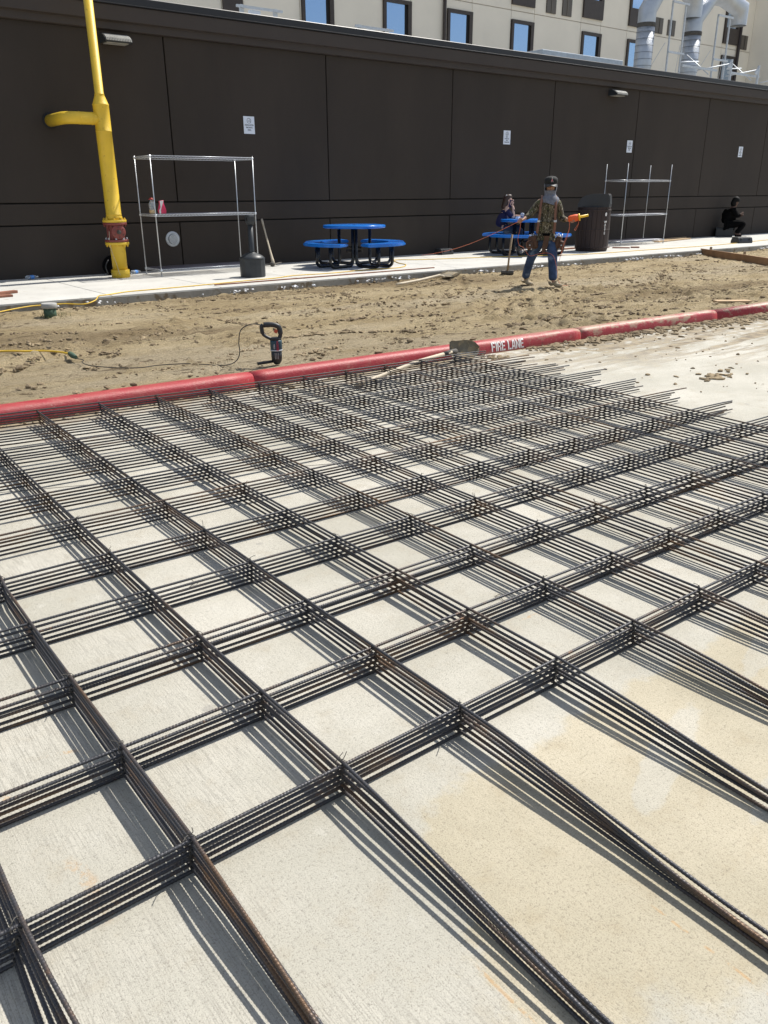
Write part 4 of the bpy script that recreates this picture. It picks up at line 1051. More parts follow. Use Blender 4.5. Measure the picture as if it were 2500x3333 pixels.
def barrel_bin():
    t = thing('barrel_bin', 'dark brown slatted barrel bin with black hooded lid beside the right shelf', 'trash bin', (16.42, 13.02, PAV))
    mb = MB(); n = 22
    for k in range(n):
        a0, a1 = 2 * PI * (k + .03) / n, 2 * PI * (k + .97) / n
        def ring(r0, z): return [(r0 * math.cos(a0), r0 * math.sin(a0), z), (r0 * math.cos((a0 + a1) / 2) * 1.004, r0 * math.sin((a0 + a1) / 2) * 1.004, z), (r0 * math.cos(a1), r0 * math.sin(a1), z)]
        lv = [(.365, .01), (.385, .10), (.388, .45), (.385, .80), (.38, .985)]
        vs = []; fs = []
        for r0, z in lv: vs += ring(r0, z) + [(p[0] * .93, p[1] * .93, p[2]) for p in ring(r0, z)]
        for i in range(len(lv) - 1):
            b, c = i * 6, (i + 1) * 6
            for q in (0, 1): fs.append((b + q, b + q + 1, c + q + 1, c + q))
            fs += [(b, c, c + 3, b + 3), (b + 2, b + 5, c + 5, c + 2)]
        e = (len(lv) - 1) * 6; fs.append((e, e + 1, e + 2, e + 5, e + 4, e + 3)); fs.append((0, 3, 4, 5, 2, 1))
        mb.add(vs, fs)
    mb.build('slatted_barrel', 'barrel', t)
    mb = MB(); mb.lathe([(.35, .005), (.35, .97)], 22); mb.build('liner', 'dark', t)
    for z in (.07, .47, .90): mb = MB(); mb.lathe([(.385, z), (.392, z + .003), (.392, z + .032), (.385, z + .035)], 44, caps=False); mb.build('hoop', 'barrel', t)
    # hooded lid: flap to the right-front, rounded back to the left
    a = math.radians(-58); Q = RZ(a)
    prof = [(-.36, .985), (-.36, 1.05), (-.33, 1.13), (-.27, 1.20), (-.18, 1.25), (-.07, 1.275), (.31, 1.275), (.335, 1.26), (.36, .985)]
    B = Q @ Matrix(((1, 0, 0, 0), (0, 0, 1, 0), (0, 1, 0, 0), (0, 0, 0, 1)))
    mb = MB(); mb.prism(prof, -.27, .27, B); lid = mb.build('hood_lid', 'black', t)
    mb = MB(); mb.box((.352, 0, 1.14), (.02, .42, .19), Matrix.Rotation(-.09, 3, 'Y'), M=Q, ch=.008); mb.build('flap', 'ash', lid)
    mb = MB(); mb.lathe([(.37, .98), (.375, .99), (.34, 1.0)], 30); mb.build('rim', 'black', lid)
    b = math.radians(-98); 
    Q2 = RZ(b) @ TR(.3965, 0, 0)
    for k, ch in enumerate('WASTE'):
        text_mesh('lettering', ch, .075, 'letter', Q2 @ TR(0, 0, .66 - k * .062) @ RZ(PI / 2) @ RX(PI / 2), t, depth=.003)
    mb = MB(); mb.lathe([(.032, 0), (.032, .006)], 12, Q2 @ TR(.0, 0, .83) @ RY(PI / 2) @ Matrix.Diagonal((1.3, .8, 1, 1))); mb.build('symbol', 'letter', t)
barrel_bin()

# ------------------------------------------------------------------ roof equipment
def roof_gear():
    RY0 = 18.
    def gooseneck(x0, x1, zt, lab, bottom):
        t = thing('exhaust_duct', lab, 'duct', (x0, RY0, 4.18), 0, 'silver gooseneck exhaust ducts on the roof'); r = .275; z = lambda v: v - 4.18
        mb = MB(); mb.tube([(0, 0, 0), (0, 0, z(6.28))], r, 28); st = mb.build('stack', 'duct', t)
        mb = MB()
        for k in range(9): mb.lathe([(r + .004, z(4.6) + k * .19), (r + .012, z(4.605) + k * .19), (r + .004, z(4.615) + k * .19)], 28, caps=False)
        mb.build('band_seam', 'ductseam', st)
        mb = MB(); mb.lathe([(r + .004, z(6.26)), (r + .016, z(6.28)), (r + .016, z(6.36)), (r + .004, z(6.38))], 28, caps=False); mb.build('sealed_collar', 'iron', st)
        L = x1 - x0; P = [(0, 0, z(6.28)), (0, 0, z(6.72)), (.32 * L, 0, z(zt)), (.60 * L, 0, z(zt)), (L, 0, z(bottom + .52)), (L, 0, z(bottom))]
        mb = MB(); mb.smooth = True
        # mitred segments: rings on the bisecting planes
        V = [Vector(p) for p in P]; n = 28; o = 0
        for i, p in enumerate(V):
            d0 = (V[i] - V[i - 1]).normalized() if i else (V[1] - V[0]).normalized(); d1 = (V[i + 1] - V[i]).normalized() if i < len(V) - 1 else d0
            bis = (d0 + d1).normalized(); k = 1 / max(.3, bis.dot(d0)); u = Vector((0, 1, 0)); w = bis.cross(u)
            for q in range(n): a = 2 * PI * q / n; mb.v.append(tuple(p + u * math.cos(a) * r + w * math.sin(a) * r * k))
        for i in range(len(V) - 1):
            for q in range(n): e = (q + 1) % n; mb.face([i * n + q, i * n + e, (i + 1) * n + e, (i + 1) * n + q])
        mb.build('gooseneck', 'duct', t)
        mb = MB(); mb.lathe([(r - .02, z(bottom) + .06), (r - .02, z(bottom) + .07)], 28, TR(L, 0, 0)); mb.build('duct_opening', 'dark', t)
    gooseneck(24.47, 26.92, 7.75, 'left silver gooseneck exhaust duct rising from the roof', 6.76)
    gooseneck(27.03, 29.68, 7.55, 'right silver gooseneck exhaust duct rising from the roof', 6.82)
    def stand(x0, x1, ht, lab, y=17.7):
        t = thing('strut_stand', lab, 'duct support', (x0, y, 4.18), 0, 'galvanised duct supports on the roof'); w = x1 - x0; z = lambda v: v - 4.18
        for k in (0, w): mb = MB(); mb.box((k, 0, z(ht) / 2), (.045, .045, z(ht))); mb.build('post', 'zinc', t)
        for zz in (ht - .04, 5.62): mb = MB(); mb.box((w / 2, -.06, z(zz)), (w + .14, .05, .055)); mb.build('crossbar', 'zinc', t)
        for s, e in (((-.55, -.9, z(5.2)), (w + .6, -.3, z(5.42))), ((w + .15, -1.0, z(4.95)), (w + .2, -.1, z(5.6))), ((-.05, .1, z(5.9)), (-.45, .5, z(4.9))), ((w + .05, .1, z(5.9)), (w + .5, .5, z(4.9)))):
            mb = MB(); mb.tube([s, e], (.018 if s[2] < z(5.5) else .007), 6); mb.build('brace', 'zinc', t)
        mb = MB(); mb.box((w * .6, -.95, z(5.10)), (w + 1.2, .06, .06)); mb.build('skid', 'zinc', t)
    stand(25.33, 26.05, 7.05, 'galvanised strut frame between the two silver ducts')
    stand(27.93, 28.66, 6.95, 'galvanised strut frame right of the right silver duct')
    for k, (x, z1) in enumerate(((27.3, 5.45), (29.0, 5.4), (31.2, 5.35))):
        t = thing('strut_bracket', ('short strut bracket at the foot of the right duct', 'short strut bracket below the right duct outlet', 'short strut bracket alone at the far right roof edge')[k], 'bracket', (x, 16.6, 4.18), 0, 'short strut brackets at the roof edge')
        mb = MB(); mb.box((0, 0, (z1 - 4.18) / 2), (.06, .06, z1 - 4.18)); mb.build('post', 'zinc', t)
        mb = MB(); mb.tube([(0, 0, z1 - 4.3), (-1.3, .4, z1 - 4.55)], .017, 6); mb.prism([(0, z1 - 4.5), (-.2, z1 - 4.42), (0, z1 - 4.18)], -.02, .02, RX(PI / 2)); mb.build('brace', 'zinc', t)
    for x0, x1, h, y, lab in ((9.22, 10.0, 4.96, 16.5, 'small white strut rack on the roof edge at left'), (12.13, 12.92, 4.90, 16.5, 'small white strut rack on the roof edge right of the left one')):
        t = thing('roof_rack', lab, 'pipe rack', (x0, y, 4.18), 0, 'small strut racks on the roof edge')
        for k in (0, x1 - x0): mb = MB(); mb.box((k, 0, (h - 4.18) / 2), (.075, .06, h - 4.18)); mb.build('post', 'zinc', t)
        mb = MB(); mb.box(((x1 - x0) / 2, -.055, h - 4.22), (x1 - x0 + .28, .045, .045)); mb.build('crossbar', 'zinc', t)
        mb = MB(); mb.box(((x1 - x0) * .38, .01, h - 4.42), (.24, .10, .34), ch=.01); mb.build('junction_box', 'signwhite', t)
    t = thing('roof_duct', 'low pale grey flat duct lying on the roof left of the silver ducts', 'duct', (21.5, 18, 4.18))
    mb = MB(); mb.box((-.6, 0, .50), (3.6, 1.2, .92), ch=.02); mb.build('duct_body', 'roofduct', t)
    mb = MB(); mb.box((2.0, .1, .44), (1.5, 1.0, .86), ch=.02); mb.build('duct_end', 'zinc', t)
roof_gear()

# ------------------------------------------------------------------ tools and cords on the soil
def tools():
    # demolition hammer standing by the red kerb; local x = along the kerb
    t = thing('demolition_hammer', 'dark teal and black electric demolition hammer standing on end behind the red kerb', 'power tool', (3.455, 5.935, .10), math.radians(-30))
    k = .325 / .315
    mb = MB(); mb.lathe([(.020, 0), (.030, .012), (.042, .03), (.046, .07), (.044, .11)], 16, Matrix.Diagonal((1, .9, 1.0, 1))); mb.build('gear_housing', 'black', t)
    mb = MB(); mb.lathe([(.043, .105), (.049, .115), (.050, .19), (.047, .205)], 16, Matrix.Diagonal((1, .9, 1, 1))); body = mb.build('motor_housing', 'teal', t)
    mb = MB(); mb.lathe([(.0475, .115), (.0515, .118), (.0515, .124), (.0475, .127)], 16, Matrix.Diagonal((1, .9, 1, 1)), caps=False); mb.build('trim_band', 'zinc', body)
    mb = MB(); mb.lathe([(.046, .203), (.046, .222), (.040, .226)], 16, Matrix.Diagonal((1, .9, 1, 1)))
    for q in range(6): mb.box((-.03 + q * .012, -.039, .213), (.004, .006, .014))
    mb.build('vent_ring', 'black', t)
    mb = MB()                                            # D-handle
    mb.tube(curve([(.030, 0, .215), (.040, 0, .25), (.034, 0, .30), (.012, 0, .322), (-.04, 0, .333), (-.095, 0, .330)], 5), [.017] * 6 + [.021] * 15 + [.022] * 5, 10)
    mb.tube(curve([(-.100, 0, .333), (-.112, 0, .315), (-.108, 0, .27), (-.095, 0, .245), (-.035, 0, .21)], 5), [.017] * 12 + [.013] * 9, 10)
    mb.build('handle', 'black', t)
    mb = MB(); mb.box((.004, 0, .277), (.028, .018, .030), Matrix.Rotation(.5, 3, 'Y'), ch=.005); mb.build('trigger', 'trigger', t)
    mb = MB(); mb.tube([(-.02, -.0, .028), (-.165, -.03, .015)], [.012, .013], 10); mb.build('side_handle', 'black', t)
    Q = TR(.012, -.0455, .162) @ RX(PI / 2) @ RZ(PI / 2)
    text_mesh('lettering', 'BOSCH', .024, 'toolred', Q, body, depth=.001)
    text_mesh('lettering', '11316', .016, 'letter', TR(-.016, -.0455, .155) @ RX(PI / 2) @ RZ(PI / 2), body, depth=.001)
    mb = MB()
    for q in range(3):
        for w in range(5): mb.box((-.012 + q * .013, -.0425, .055 + w * .011), (.006, .002, .008))
    mb.build('rating_label', 'greycap', t)
    # its black cord and the yellow extension cord
    mb = MB(); P = [(3.36, 5.995, .43), (3.29, 6.03, .44), (3.21, 6.07, .40), (3.19, 6.09, .30), (3.19, 6.09, .20), (3.15, 6.11, .13), (3.05, 6.15, .108), (2.90, 6.45, .095), (2.68, 6.58, .09), (2.53, 6.59, .088), (2.38, 6.70, .085), (2.24, 7.0, .075), (2.25, 7.27, .062), (2.30, 7.38, .06), (2.29, 7.55, .05)]
    mb.tube(curve(P, 6), .0040, 6); tag(mb.build('power_cord', 'cordblack'), 'black power cord running from the demolition hammer across the soil', 'cord')
    t = thing('extension_cord', 'yellow extension cord on the soil ending in a plug left of the hammer', 'cord', (2.29, 7.6, .05))
    o = Vector((2.29, 7.6, .05)); mb = MB(); P = [(1.2, 8.75, .04), (1.84, 8.42, .045), (2.02, 8.24, .05), (2.19, 8.12, .05), (2.28, 7.96, .05), (2.31, 7.78, .055)]
    mb.tube([p - o for p in curve(P, 6)], .0085, 7); mb.build('cable', 'cordyellow', t)
    mb = MB(); mb.tube([(.02, .19, .008), (.0, .05, .012), (.0, -.04, .008)], [.022, .026, .018], 8); mb.build('plug', 'green', t)
    mb = MB(); P = [(2.3, 11.05, .05), (2.55, 11.2, .07), (2.95, 11.38, .085), (3.19, 11.40, .08), (3.41, 11.39, .08), (3.62, 11.27, .07), (3.80, 11.33, .10), (3.90, 11.46, .14), (4.05, 11.52, .141), (4.4, 11.72, .139), (4.77, 11.76, .139), (5.52, 11.84, .139), (6.5, 12.0, .139), (7.1, 12.08, .139), (7.55, 12.25, .139), (8.24, 12.2, .139), (9.02, 12.30, .139), (9.88, 12.3, .139), (10.4, 12.7, .139), (10.6, 13.2, .139), (11.0, 13.8, .139), (11.4, 13.55, .139), (12.2, 13.3, .139), (13.1, 13.05, .139), (15.2, 12.3, .139), (17.5, 12.25, .139), (19.6, 12.2, .139), (21.6, 12.3, .139), (24, 12.6, .139), (28, 13, .139)]
    mb.tube(curve(P, 6), .0075, 6); tag(mb.build('extension_cord', 'cordyellow'), 'long yellow extension cord snaking along the pavement past both tables', 'cord')
    # shovel lying over the kerb
    t = thing('shovel', 'muddy round shovel leaning on the red kerb beside the fire lane lettering', 'shovel', (5.0, 5.42, 0))
    mb = MB(); mb.tube([(-.05, -.03, .108), (-.5, -.10, .088), (-1.15, -.24, .030), (-1.3, -.27, .02)], [.017, .018, .017, .016], 10); mb.build('handle', 'palewood', t)
    mb = MB(); mb.smooth = True; n = 12; rows = []
    Q = TR(.17, .045, .082) @ RZ(-.10) @ RX(math.radians(62))
    for i in range(9):
        u = i / 8; x = -.15 + .31 * u; hw = .088 * (1 if u < .45 else math.sqrt(max(0, 1 - ((u - .45) / .55) ** 2)) * 1.0) + .004
        rows.append([Q @ Vector((x, lerp(-hw, hw, q / n), .035 * (2 * q / n - 1) ** 2 + .015 * u * u)) for q in range(n + 1)])
    for sgn in (0, 1):
        o = len(mb.v); mb.v += [tuple(p + (Q.to_3x3() @ Vector((0, 0, -.004 * sgn)))) for r in rows for p in r]
        for i in range(8):
            for q in range(n): mb.face([o + i * (n + 1) + q, o + i * (n + 1) + q + 1, o + (i + 1) * (n + 1) + q + 1, o + (i + 1) * (n + 1) + q])
    mb.build('blade', 'blade', t)
    mb = MB(); mb.tube([(.03, .0, .10), (-.03, -.02, .108), (-.16, -.045, .104)], [.026, .022, .021], 10); mb.build('socket', 'iron', t)
    # shovel lying on the soil
    t = thing('shovel', 'square shovel lying flat on the soil in front of the left blue table', 'shovel', (9.75, 10.95, .03))
    mb = MB(); mb.tube(curve([(-1.22, -.29, .02), (-.6, -.1, .03), (-.1, .06, .05), (.05, .08, .06), (.14, .06, .035)], 4), [.022] * 13 + [.018] * 4, 10); mb.build('handle', 'palewood', t)
    mb = MB(); mb.box((.42, .22, .05), (.46, .28, .008), (Matrix.Rotation(.42, 3, 'Z') @ Matrix.Rotation(-.10, 3, 'Y')), ch=.002)
    for s in (-1, 1): mb.box((.42 - s * .055, .22 + s * .125, .066), (.44, .006, .03), (Matrix.Rotation(.42, 3, 'Z') @ Matrix.Rotation(-.10, 3, 'Y')))
    mb.build('blade', 'blade', t)
    # sledgehammer standing on its head
    t = thing('sledgehammer', 'sledgehammer standing upright on its head in the soil left of the worker', 'sledgehammer', (11.40, 10.93, .005), math.radians(-40))
    mb = MB(); pr = [(-.10, 0.0), (.10, 0.0)]
    mb.lathe([(.034, -.115), (.046, -.10), (.046, -.045), (.04, -.03), (.04, .03), (.046, .045), (.046, .10), (.034, .115)], 8, TR(0, 0, .05) @ RY(PI / 2), smooth=False); mb.build('head', 'iron', t)
    mb = MB(); mb.tube([(0, 0, .03), (.02, .0, .35), (.055, 0, .72)], [.026, .020, .024], 10, flat=.8); mb.build('handle', 'wood', t)
    # drain cleanout
    t = thing('cleanout_pipe', 'green pipe stub with grey cap sticking out of the soil by the kerb', 'pipe', (3.02, 10.75, .02))
    mb = MB(); mb.lathe([(.075, -.05), (.075, .12)], 22); mb.build('pipe_stub', 'green', t)
    mb = MB(); mb.lathe([(.090, .10), (.094, .105), (.094, .155), (.088, .16)], 22); mb.build('cap', 'greycap', t)
    mb = MB()
    for k in range(60):
        a = random.uniform(0, 6.28); r = random.uniform(.09, .2); h = random.uniform(.03, .09)
        b0 = Vector((r * math.cos(a), r * math.sin(a), 0)); tp = b0 + Vector((random.gauss(0, .03), random.gauss(0, .03), h))
        mb.add([b0, b0 + Vector((.006, .003, 0)), tp], [(0, 1, 2)])
    o = mb.build('weed_tuft', 'grass', clean=False); o.location = (3.05, 10.7, .01); tag(o, 'tuft of dry weeds round the foot of the green pipe stub', 'weeds')
tools()

# ------------------------------------------------------------------ people
def hand_nodes(nodes, edges, pre, wrist, palm, fdir, side, up, spread=1.0, curl=.6):
    """five separate curled fingers on a palm; vectors in figure space"""
    f, s_, u = Vector(fdir).normalized(), Vector(side).normalized(), Vector(up).normalized()
    p = Vector(palm)
    nodes[pre + 'palm'] = (*p, .024, .016); edges.append((wrist, pre + 'palm'))
    k = p + f * .035; nodes[pre + 'knuckle'] = (*k, .026, .013); edges.append((pre + 'palm', pre + 'knuckle'))
    for q, (off, ln) in enumerate(((-.030, .058), (-.010, .07), (.010, .066), (.030, .05))):
        a = k + s_ * off + f * .012; b = a + f * ln * .5 * (1 - curl * .3) - u * ln * .25 * curl; c = b + f * ln * .35 * (1 - curl) - u * ln * .5 * curl
        nodes[f'{pre}f{q}a'] = (*a, .0095); nodes[f'{pre}f{q}b'] = (*b, .0088); nodes[f'{pre}f{q}c'] = (*c, .0075)
        edges += [(pre + 'knuckle', f'{pre}f{q}a'), (f'{pre}f{q}a', f'{pre}f{q}b'), (f'{pre}f{q}b', f'{pre}f{q}c')]
    a = p - s_ * .034 + f * .004; b = a - s_ * .014 + f * .03 - u * .010; c = b + f * .026 + s_ * .008
    nodes[pre + 'ta'] = (*a, .012); nodes[pre + 'tb'] = (*b, .010); nodes[pre + 'tc'] = (*c, .0085)
    edges += [(pre + 'palm', pre + 'ta'), (pre + 'ta', pre + 'tb'), (pre + 'tb', pre + 'tc')]

def worker():
    t = thing('person', 'worker in camouflage shirt, blue jeans, black cap and grey neck gaiter walking across the soil', 'person', (10.36, 9.10, .004), math.radians(41.4 - 90))
    N = {'pel': (-.02, .02, .80, .085, .075), 'sp': (-.02, .02, .95, .085, .075), 'ch': (-.02, .02, 1.17, .11, .085), 'nb': (-.01, .02, 1.33, .07), 'nk': (0, .0, 1.41, .052), 'hd': (.0, -.015, 1.475, .066, .075), 'ht': (0, -.01, 1.545, .075, .085), 'hc': (0, 0, 1.60, .055),
         'rs': (-.165, .02, 1.30, .052), 're': (-.285, .0, 1.115, .040), 'rw': (-.375, -.13, 1.055, .028), 'ls': (.135, .02, 1.30, .052), 'le': (.185, .03, 1.07, .040), 'lw': (.305, -.08, 1.035, .028),
         'rh': (-.105, .03, .78, .080), 'rk': (-.235, .06, .455, .055), 'ra': (-.315, .235, .11, .034), 'rf': (-.25, .175, .05, .022), 'lh': (.07, .01, .78, .080), 'lk': (.105, -.10, .45, .055), 'la': (.135, -.17, .115, .034), 'lf': (.21, -.21, .065, .022)}
    E = [('pel', 'sp'), ('sp', 'ch'), ('ch', 'nb'), ('nb', 'nk'), ('nk', 'hd'), ('hd', 'ht'), ('ht', 'hc'), ('nb', 'rs'), ('rs', 're'), ('re', 'rw'), ('nb', 'ls'), ('ls', 'le'), ('le', 'lw'), ('pel', 'rh'), ('rh', 'rk'), ('rk', 'ra'), ('ra', 'rf'), ('pel', 'lh'), ('lh', 'lk'), ('lk', 'la'), ('la', 'lf')]
    hand_nodes(N, E, 'r', 'rw', (-.40, -.165, 1.045), (-.55, -.80, -.15), (.3, -.2, 1), (.8, -.5, 0), curl=.85)
    hand_nodes(N, E, 'l', 'lw', (.345, -.115, 1.045), (.8, -.5, .2), (.1, .2, 1), (-.2, -.9, .2), curl=.95)
    skin('body', N, E, 'pel', 'skin', t)
    # nose and brow of the face
    mb = MB(); mb.ball((.012, -.098, 1.512), (.013, .02, .022)); mb.ball((-.022, -.088, 1.535), (.012, .006, .006)); mb.ball((.036, -.088, 1.535), (.012, .006, .006)); mb.ball((.008, -.092, 1.475), (.024, .012, .007)); mb.build('face', 'skin', t)
    # shirt
    Sx = {'hem': (-.02, .02, .80, .150, .125), 'pel': (-.02, .02, .87, .150, .125), 'sp': (-.02, .02, .98, .150, .122), 'ch': (-.02, .02, 1.17, .158, .128), 'nb': (-.012, .02, 1.305, .115, .085), 'col': (-.005, .01, 1.385, .072), 'rs': (-.160, .02, 1.285, .076), 're0': (-.235, .01, 1.19, .066), 're': (-.285, .0, 1.115, .060), 're2': (-.325, -.06, 1.085, .050), 'rw': (-.362, -.112, 1.062, .040),
          'ls': (.130, .02, 1.285, .076), 'le0': (.165, .025, 1.17, .066), 'le': (.187, .03, 1.07, .060), 'le2': (.235, -.01, 1.045, .052), 'lw': (.292, -.068, 1.037, .042)}
    Se = [('hem', 'pel'), ('pel', 'sp'), ('sp', 'ch'), ('ch', 'nb'), ('nb', 'col'), ('nb', 'rs'), ('rs', 're0'), ('re0', 're'), ('re', 're2'), ('re2', 'rw'), ('nb', 'ls'), ('ls', 'le0'), ('le0', 'le'), ('le', 'le2'), ('le2', 'lw')]
    skin('shirt', Sx, Se, 'pel', 'camo', t)
    Jn = {'pel': (-.02, .02, .86, .128, .108), 'p2': (-.018, .02, .77, .125, .105), 'rh': (-.105, .03, .72, .098), 'rt': (-.175, .045, .59, .090), 'rk': (-.235, .06, .455, .076), 'rc': (-.28, .14, .28, .072), 'ra': (-.315, .225, .115, .070), 'lh': (.065, .005, .72, .098), 'lt': (.09, -.05, .59, .090), 'lk': (.108, -.10, .45, .078), 'lc': (.122, -.14, .28, .074), 'la': (.135, -.168, .115, .072)}
    Je = [('pel', 'p2'), ('p2', 'rh'), ('rh', 'rt'), ('rt', 'rk'), ('rk', 'rc'), ('rc', 'ra'), ('p2', 'lh'), ('lh', 'lt'), ('lt', 'lk'), ('lk', 'lc'), ('lc', 'la')]
    skin('jeans', Jn, Je, 'p2', 'jeans', t)
    for heel, ank, toe in (((-.345, .26, .045), (-.315, .235, .13), (-.185, .135, .035)), ((.095, -.15, .048), (.135, -.17, .135), (.285, -.25, .062))):
        b = skin('boot', {'h': (*heel, .045), 'a': (*ank, .052), 'm': (*Vector(heel).lerp(Vector(toe), .55), .048, .042), 't': (*toe, .042, .030)}, [('a', 'h'), ('a', 'm'), ('m', 't')], 'a', 'boot', t)
        d = (Vector(toe) - Vector(heel)); a = math.atan2(d.y, d.x); c = (Vector(toe) + Vector(heel)) / 2
        mb = MB(); mb.box((c.x, c.y, c.z - .040), (d.length + .055, .078, .020), (Matrix.Rotation(a, 3, 'Z') @ Matrix.Rotation(-math.atan2(d.z, d.length), 3, 'Y')), ch=.008); mb.build('sole', 'sole', b)
    # neck gaiter: hood round the head, open over the face
    mb = MB(); mb.smooth = True; n = 24
    rings = [(1.60, .086, .092, 1), (1.55, .098, .104, 1), (1.505, .099, .106, 1), (1.468, .095, .104, 1), (1.43, .088, .100, 0), (1.395, .090, .098, 0), (1.37, .125, .120, 0), (1.335, .152, .140, 0), (1.305, .135, .152, 0)]
    for z, rx, ry, _ in rings:
        for q in range(n):
            a = 2 * PI * q / n - PI / 2; w = 1 + .035 * math.sin(5 * a + z * 60)
            mb.v.append((.0 + rx * w * math.cos(a), (-.005 if z > 1.39 else .0) + ry * w * math.sin(a) * (1 if z > 1.30 else .9), z + (.02 * math.sin(a * 2) if z < 1.36 else 0) - (.03 if z < 1.31 and math.sin(a) < -.3 else 0)))
    for i in range(len(rings) - 1):
        for q in range(n):
            if rings[i + 1][3] and (q < 4 or q > 19): continue     # opening over eyes and nose
            mb.face([i * n + q, i * n + (q + 1) % n, (i + 1) * n + (q + 1) % n, (i + 1) * n + q])
    mb.build('neck_gaiter', 'gaiter', t)
    cp = MB(); cp.smooth = True
    M = TR(.004, .0, 1.565) @ RX(math.radians(4))
    cp.lathe([(.101, 0), (.105, .02), (.105, .055), (.095, .082), (.068, .102), (.03, .111), (.004, .113)], 26, M @ Matrix.Diagonal((.97, 1.08, 1, 1)))
    cap = cp.build('cap', 'cap', t)
    mb = MB(); mb.smooth = True; W = 10
    for lay in (0, -.006):
        for i in range(5):
            for q in range(W + 1):
                a = lerp(-1.15, 1.15, q / W); r = lerp(.1, .18, i / 4); k = i / 4
                x = math.sin(a) * lerp(.104, .100, k); y = -math.cos(a) * .108 - k * .068 * math.cos(a * .8)
                mb.v.append(tuple(M @ Vector((x + .012 * k, y, .008 + lay - .026 * k - .020 * k * abs(math.sin(a)) - .008 * abs(a)))))
    for lay in (0, 1):
        o = lay * 5 * (W + 1)
        for i in range(4):
            for q in range(W): mb.face([o + i * (W + 1) + q, o + i * (W + 1) + q + 1, o + (i + 1) * (W + 1) + q + 1, o + (i + 1) * (W + 1) + q])
    for q in range(W): a = 4 * (W + 1) + q; b = a + 5 * (W + 1); mb.face([a, a + 1, b + 1, b])
    mb.build('bill', 'capbill', cap)
    LM = M @ TR(.014, -.1155, .052) @ RX(PI / 2 - .12)
    text_mesh('emblem', 'A', .068, 'letter', LM, cap, depth=.002, sx=.72)
    text_mesh('emblem', 'A', .056, 'toolred', LM @ TR(0, 0, .0025), cap, depth=.002, sx=.62)
    mb = MB(); mb.tube([(LM @ Vector((.0085 * math.cos(a), .036 + .0035 * math.sin(a), .003))) for a in [6.283 * k / 12 for k in range(12)]], .0016, 5, closed=True); mb.build('emblem_ring', 'letter', cap)
    # suspenders, belt and pouches
    for xs in ((-.118, -.135, -.15, -.165), (.085, .10, .105, .10)):
        mb = MB(); P = [(xs[0] * .8, .10, 1.33), (xs[0], .03, 1.395), (xs[0], -.07, 1.36), (xs[1], -.128, 1.24), (xs[1], -.142, 1.15), (xs[2], -.135, 1.0), (xs[3], -.128, .84)]
        q = curve(P, 5); mb.smooth = True
        for p in q: mb.v += [(p.x - .019, p.y, p.z), (p.x - .019, p.y - .006, p.z), (p.x + .019, p.y - .006, p.z), (p.x + .019, p.y, p.z)]
        for i in range(len(q) - 1):
            for k in range(4): mb.face([4 * i + k, 4 * i + (k + 1) % 4, 4 * i + 4 + (k + 1) % 4, 4 * i + 4 + k])
        s = mb.build('suspender', 'strap', t)
        mb = MB(); mb.box((xs[2] + .002, -.150, 1.02), (.045, .008, .03), ch=.003); mb.build('buckle', 'zinc', s)
    mb = MB(); mb.lathe([(.147, .79), (.150, .795), (.150, .835), (.147, .84)], 28, TR(-.02, .02, 0) @ Matrix.Diagonal((1, .84, 1, 1)), caps=False); mb.build('tool_belt', 'blackcloth', t)
    for (cx, cy, w), sg in (((-.215, -.03, .15), -1), ((.175, -.03, .09), 1)):
        mb = MB(); mb.box((cx, cy, .70), (w, .11, .20), (Matrix.Rotation(.12 * sg, 3, 'Y')), ch=.03); mb.box((cx + sg * .045, cy - .03, .655), (w * .75, .12, .14), (Matrix.Rotation(.2 * sg, 3, 'Y')), ch=.03)
        pch = mb.build('tool_pouch', 'leather', t)
        mb = MB()
        for k in range(5): mb.tube([(cx + (k - 2) * .025, cy - .02, .76), (cx + (k - 2) * .03, cy - .03 + .01 * k, .815 + .012 * (k % 3))], .008, 6)
        mb.ball((cx + sg * .05, cy - .095, .66), .012); mb.ball((cx + sg * .02, cy - .1, .60), .012); mb.build('hand_tool', 'zinc', pch)
        mb = MB(); mb.tube(curve([(cx + sg * .03, cy - .08, .74), (cx + sg * .10, cy - .10, .70), (cx + sg * .09, cy - .10, .62), (cx + sg * .02, cy - .09, .63)], 5), .006, 6); mb.build('tool_loop', 'strap', pch)
    mb = MB(); mb.prism([(-.045, .80), (.035, .80), (.02, .66), (-.02, .56), (-.075, .52), (-.07, .64)], .118, .126, RX(PI / 2)); mb.build('belt_flap', 'leather', t)
    return t
W = worker()

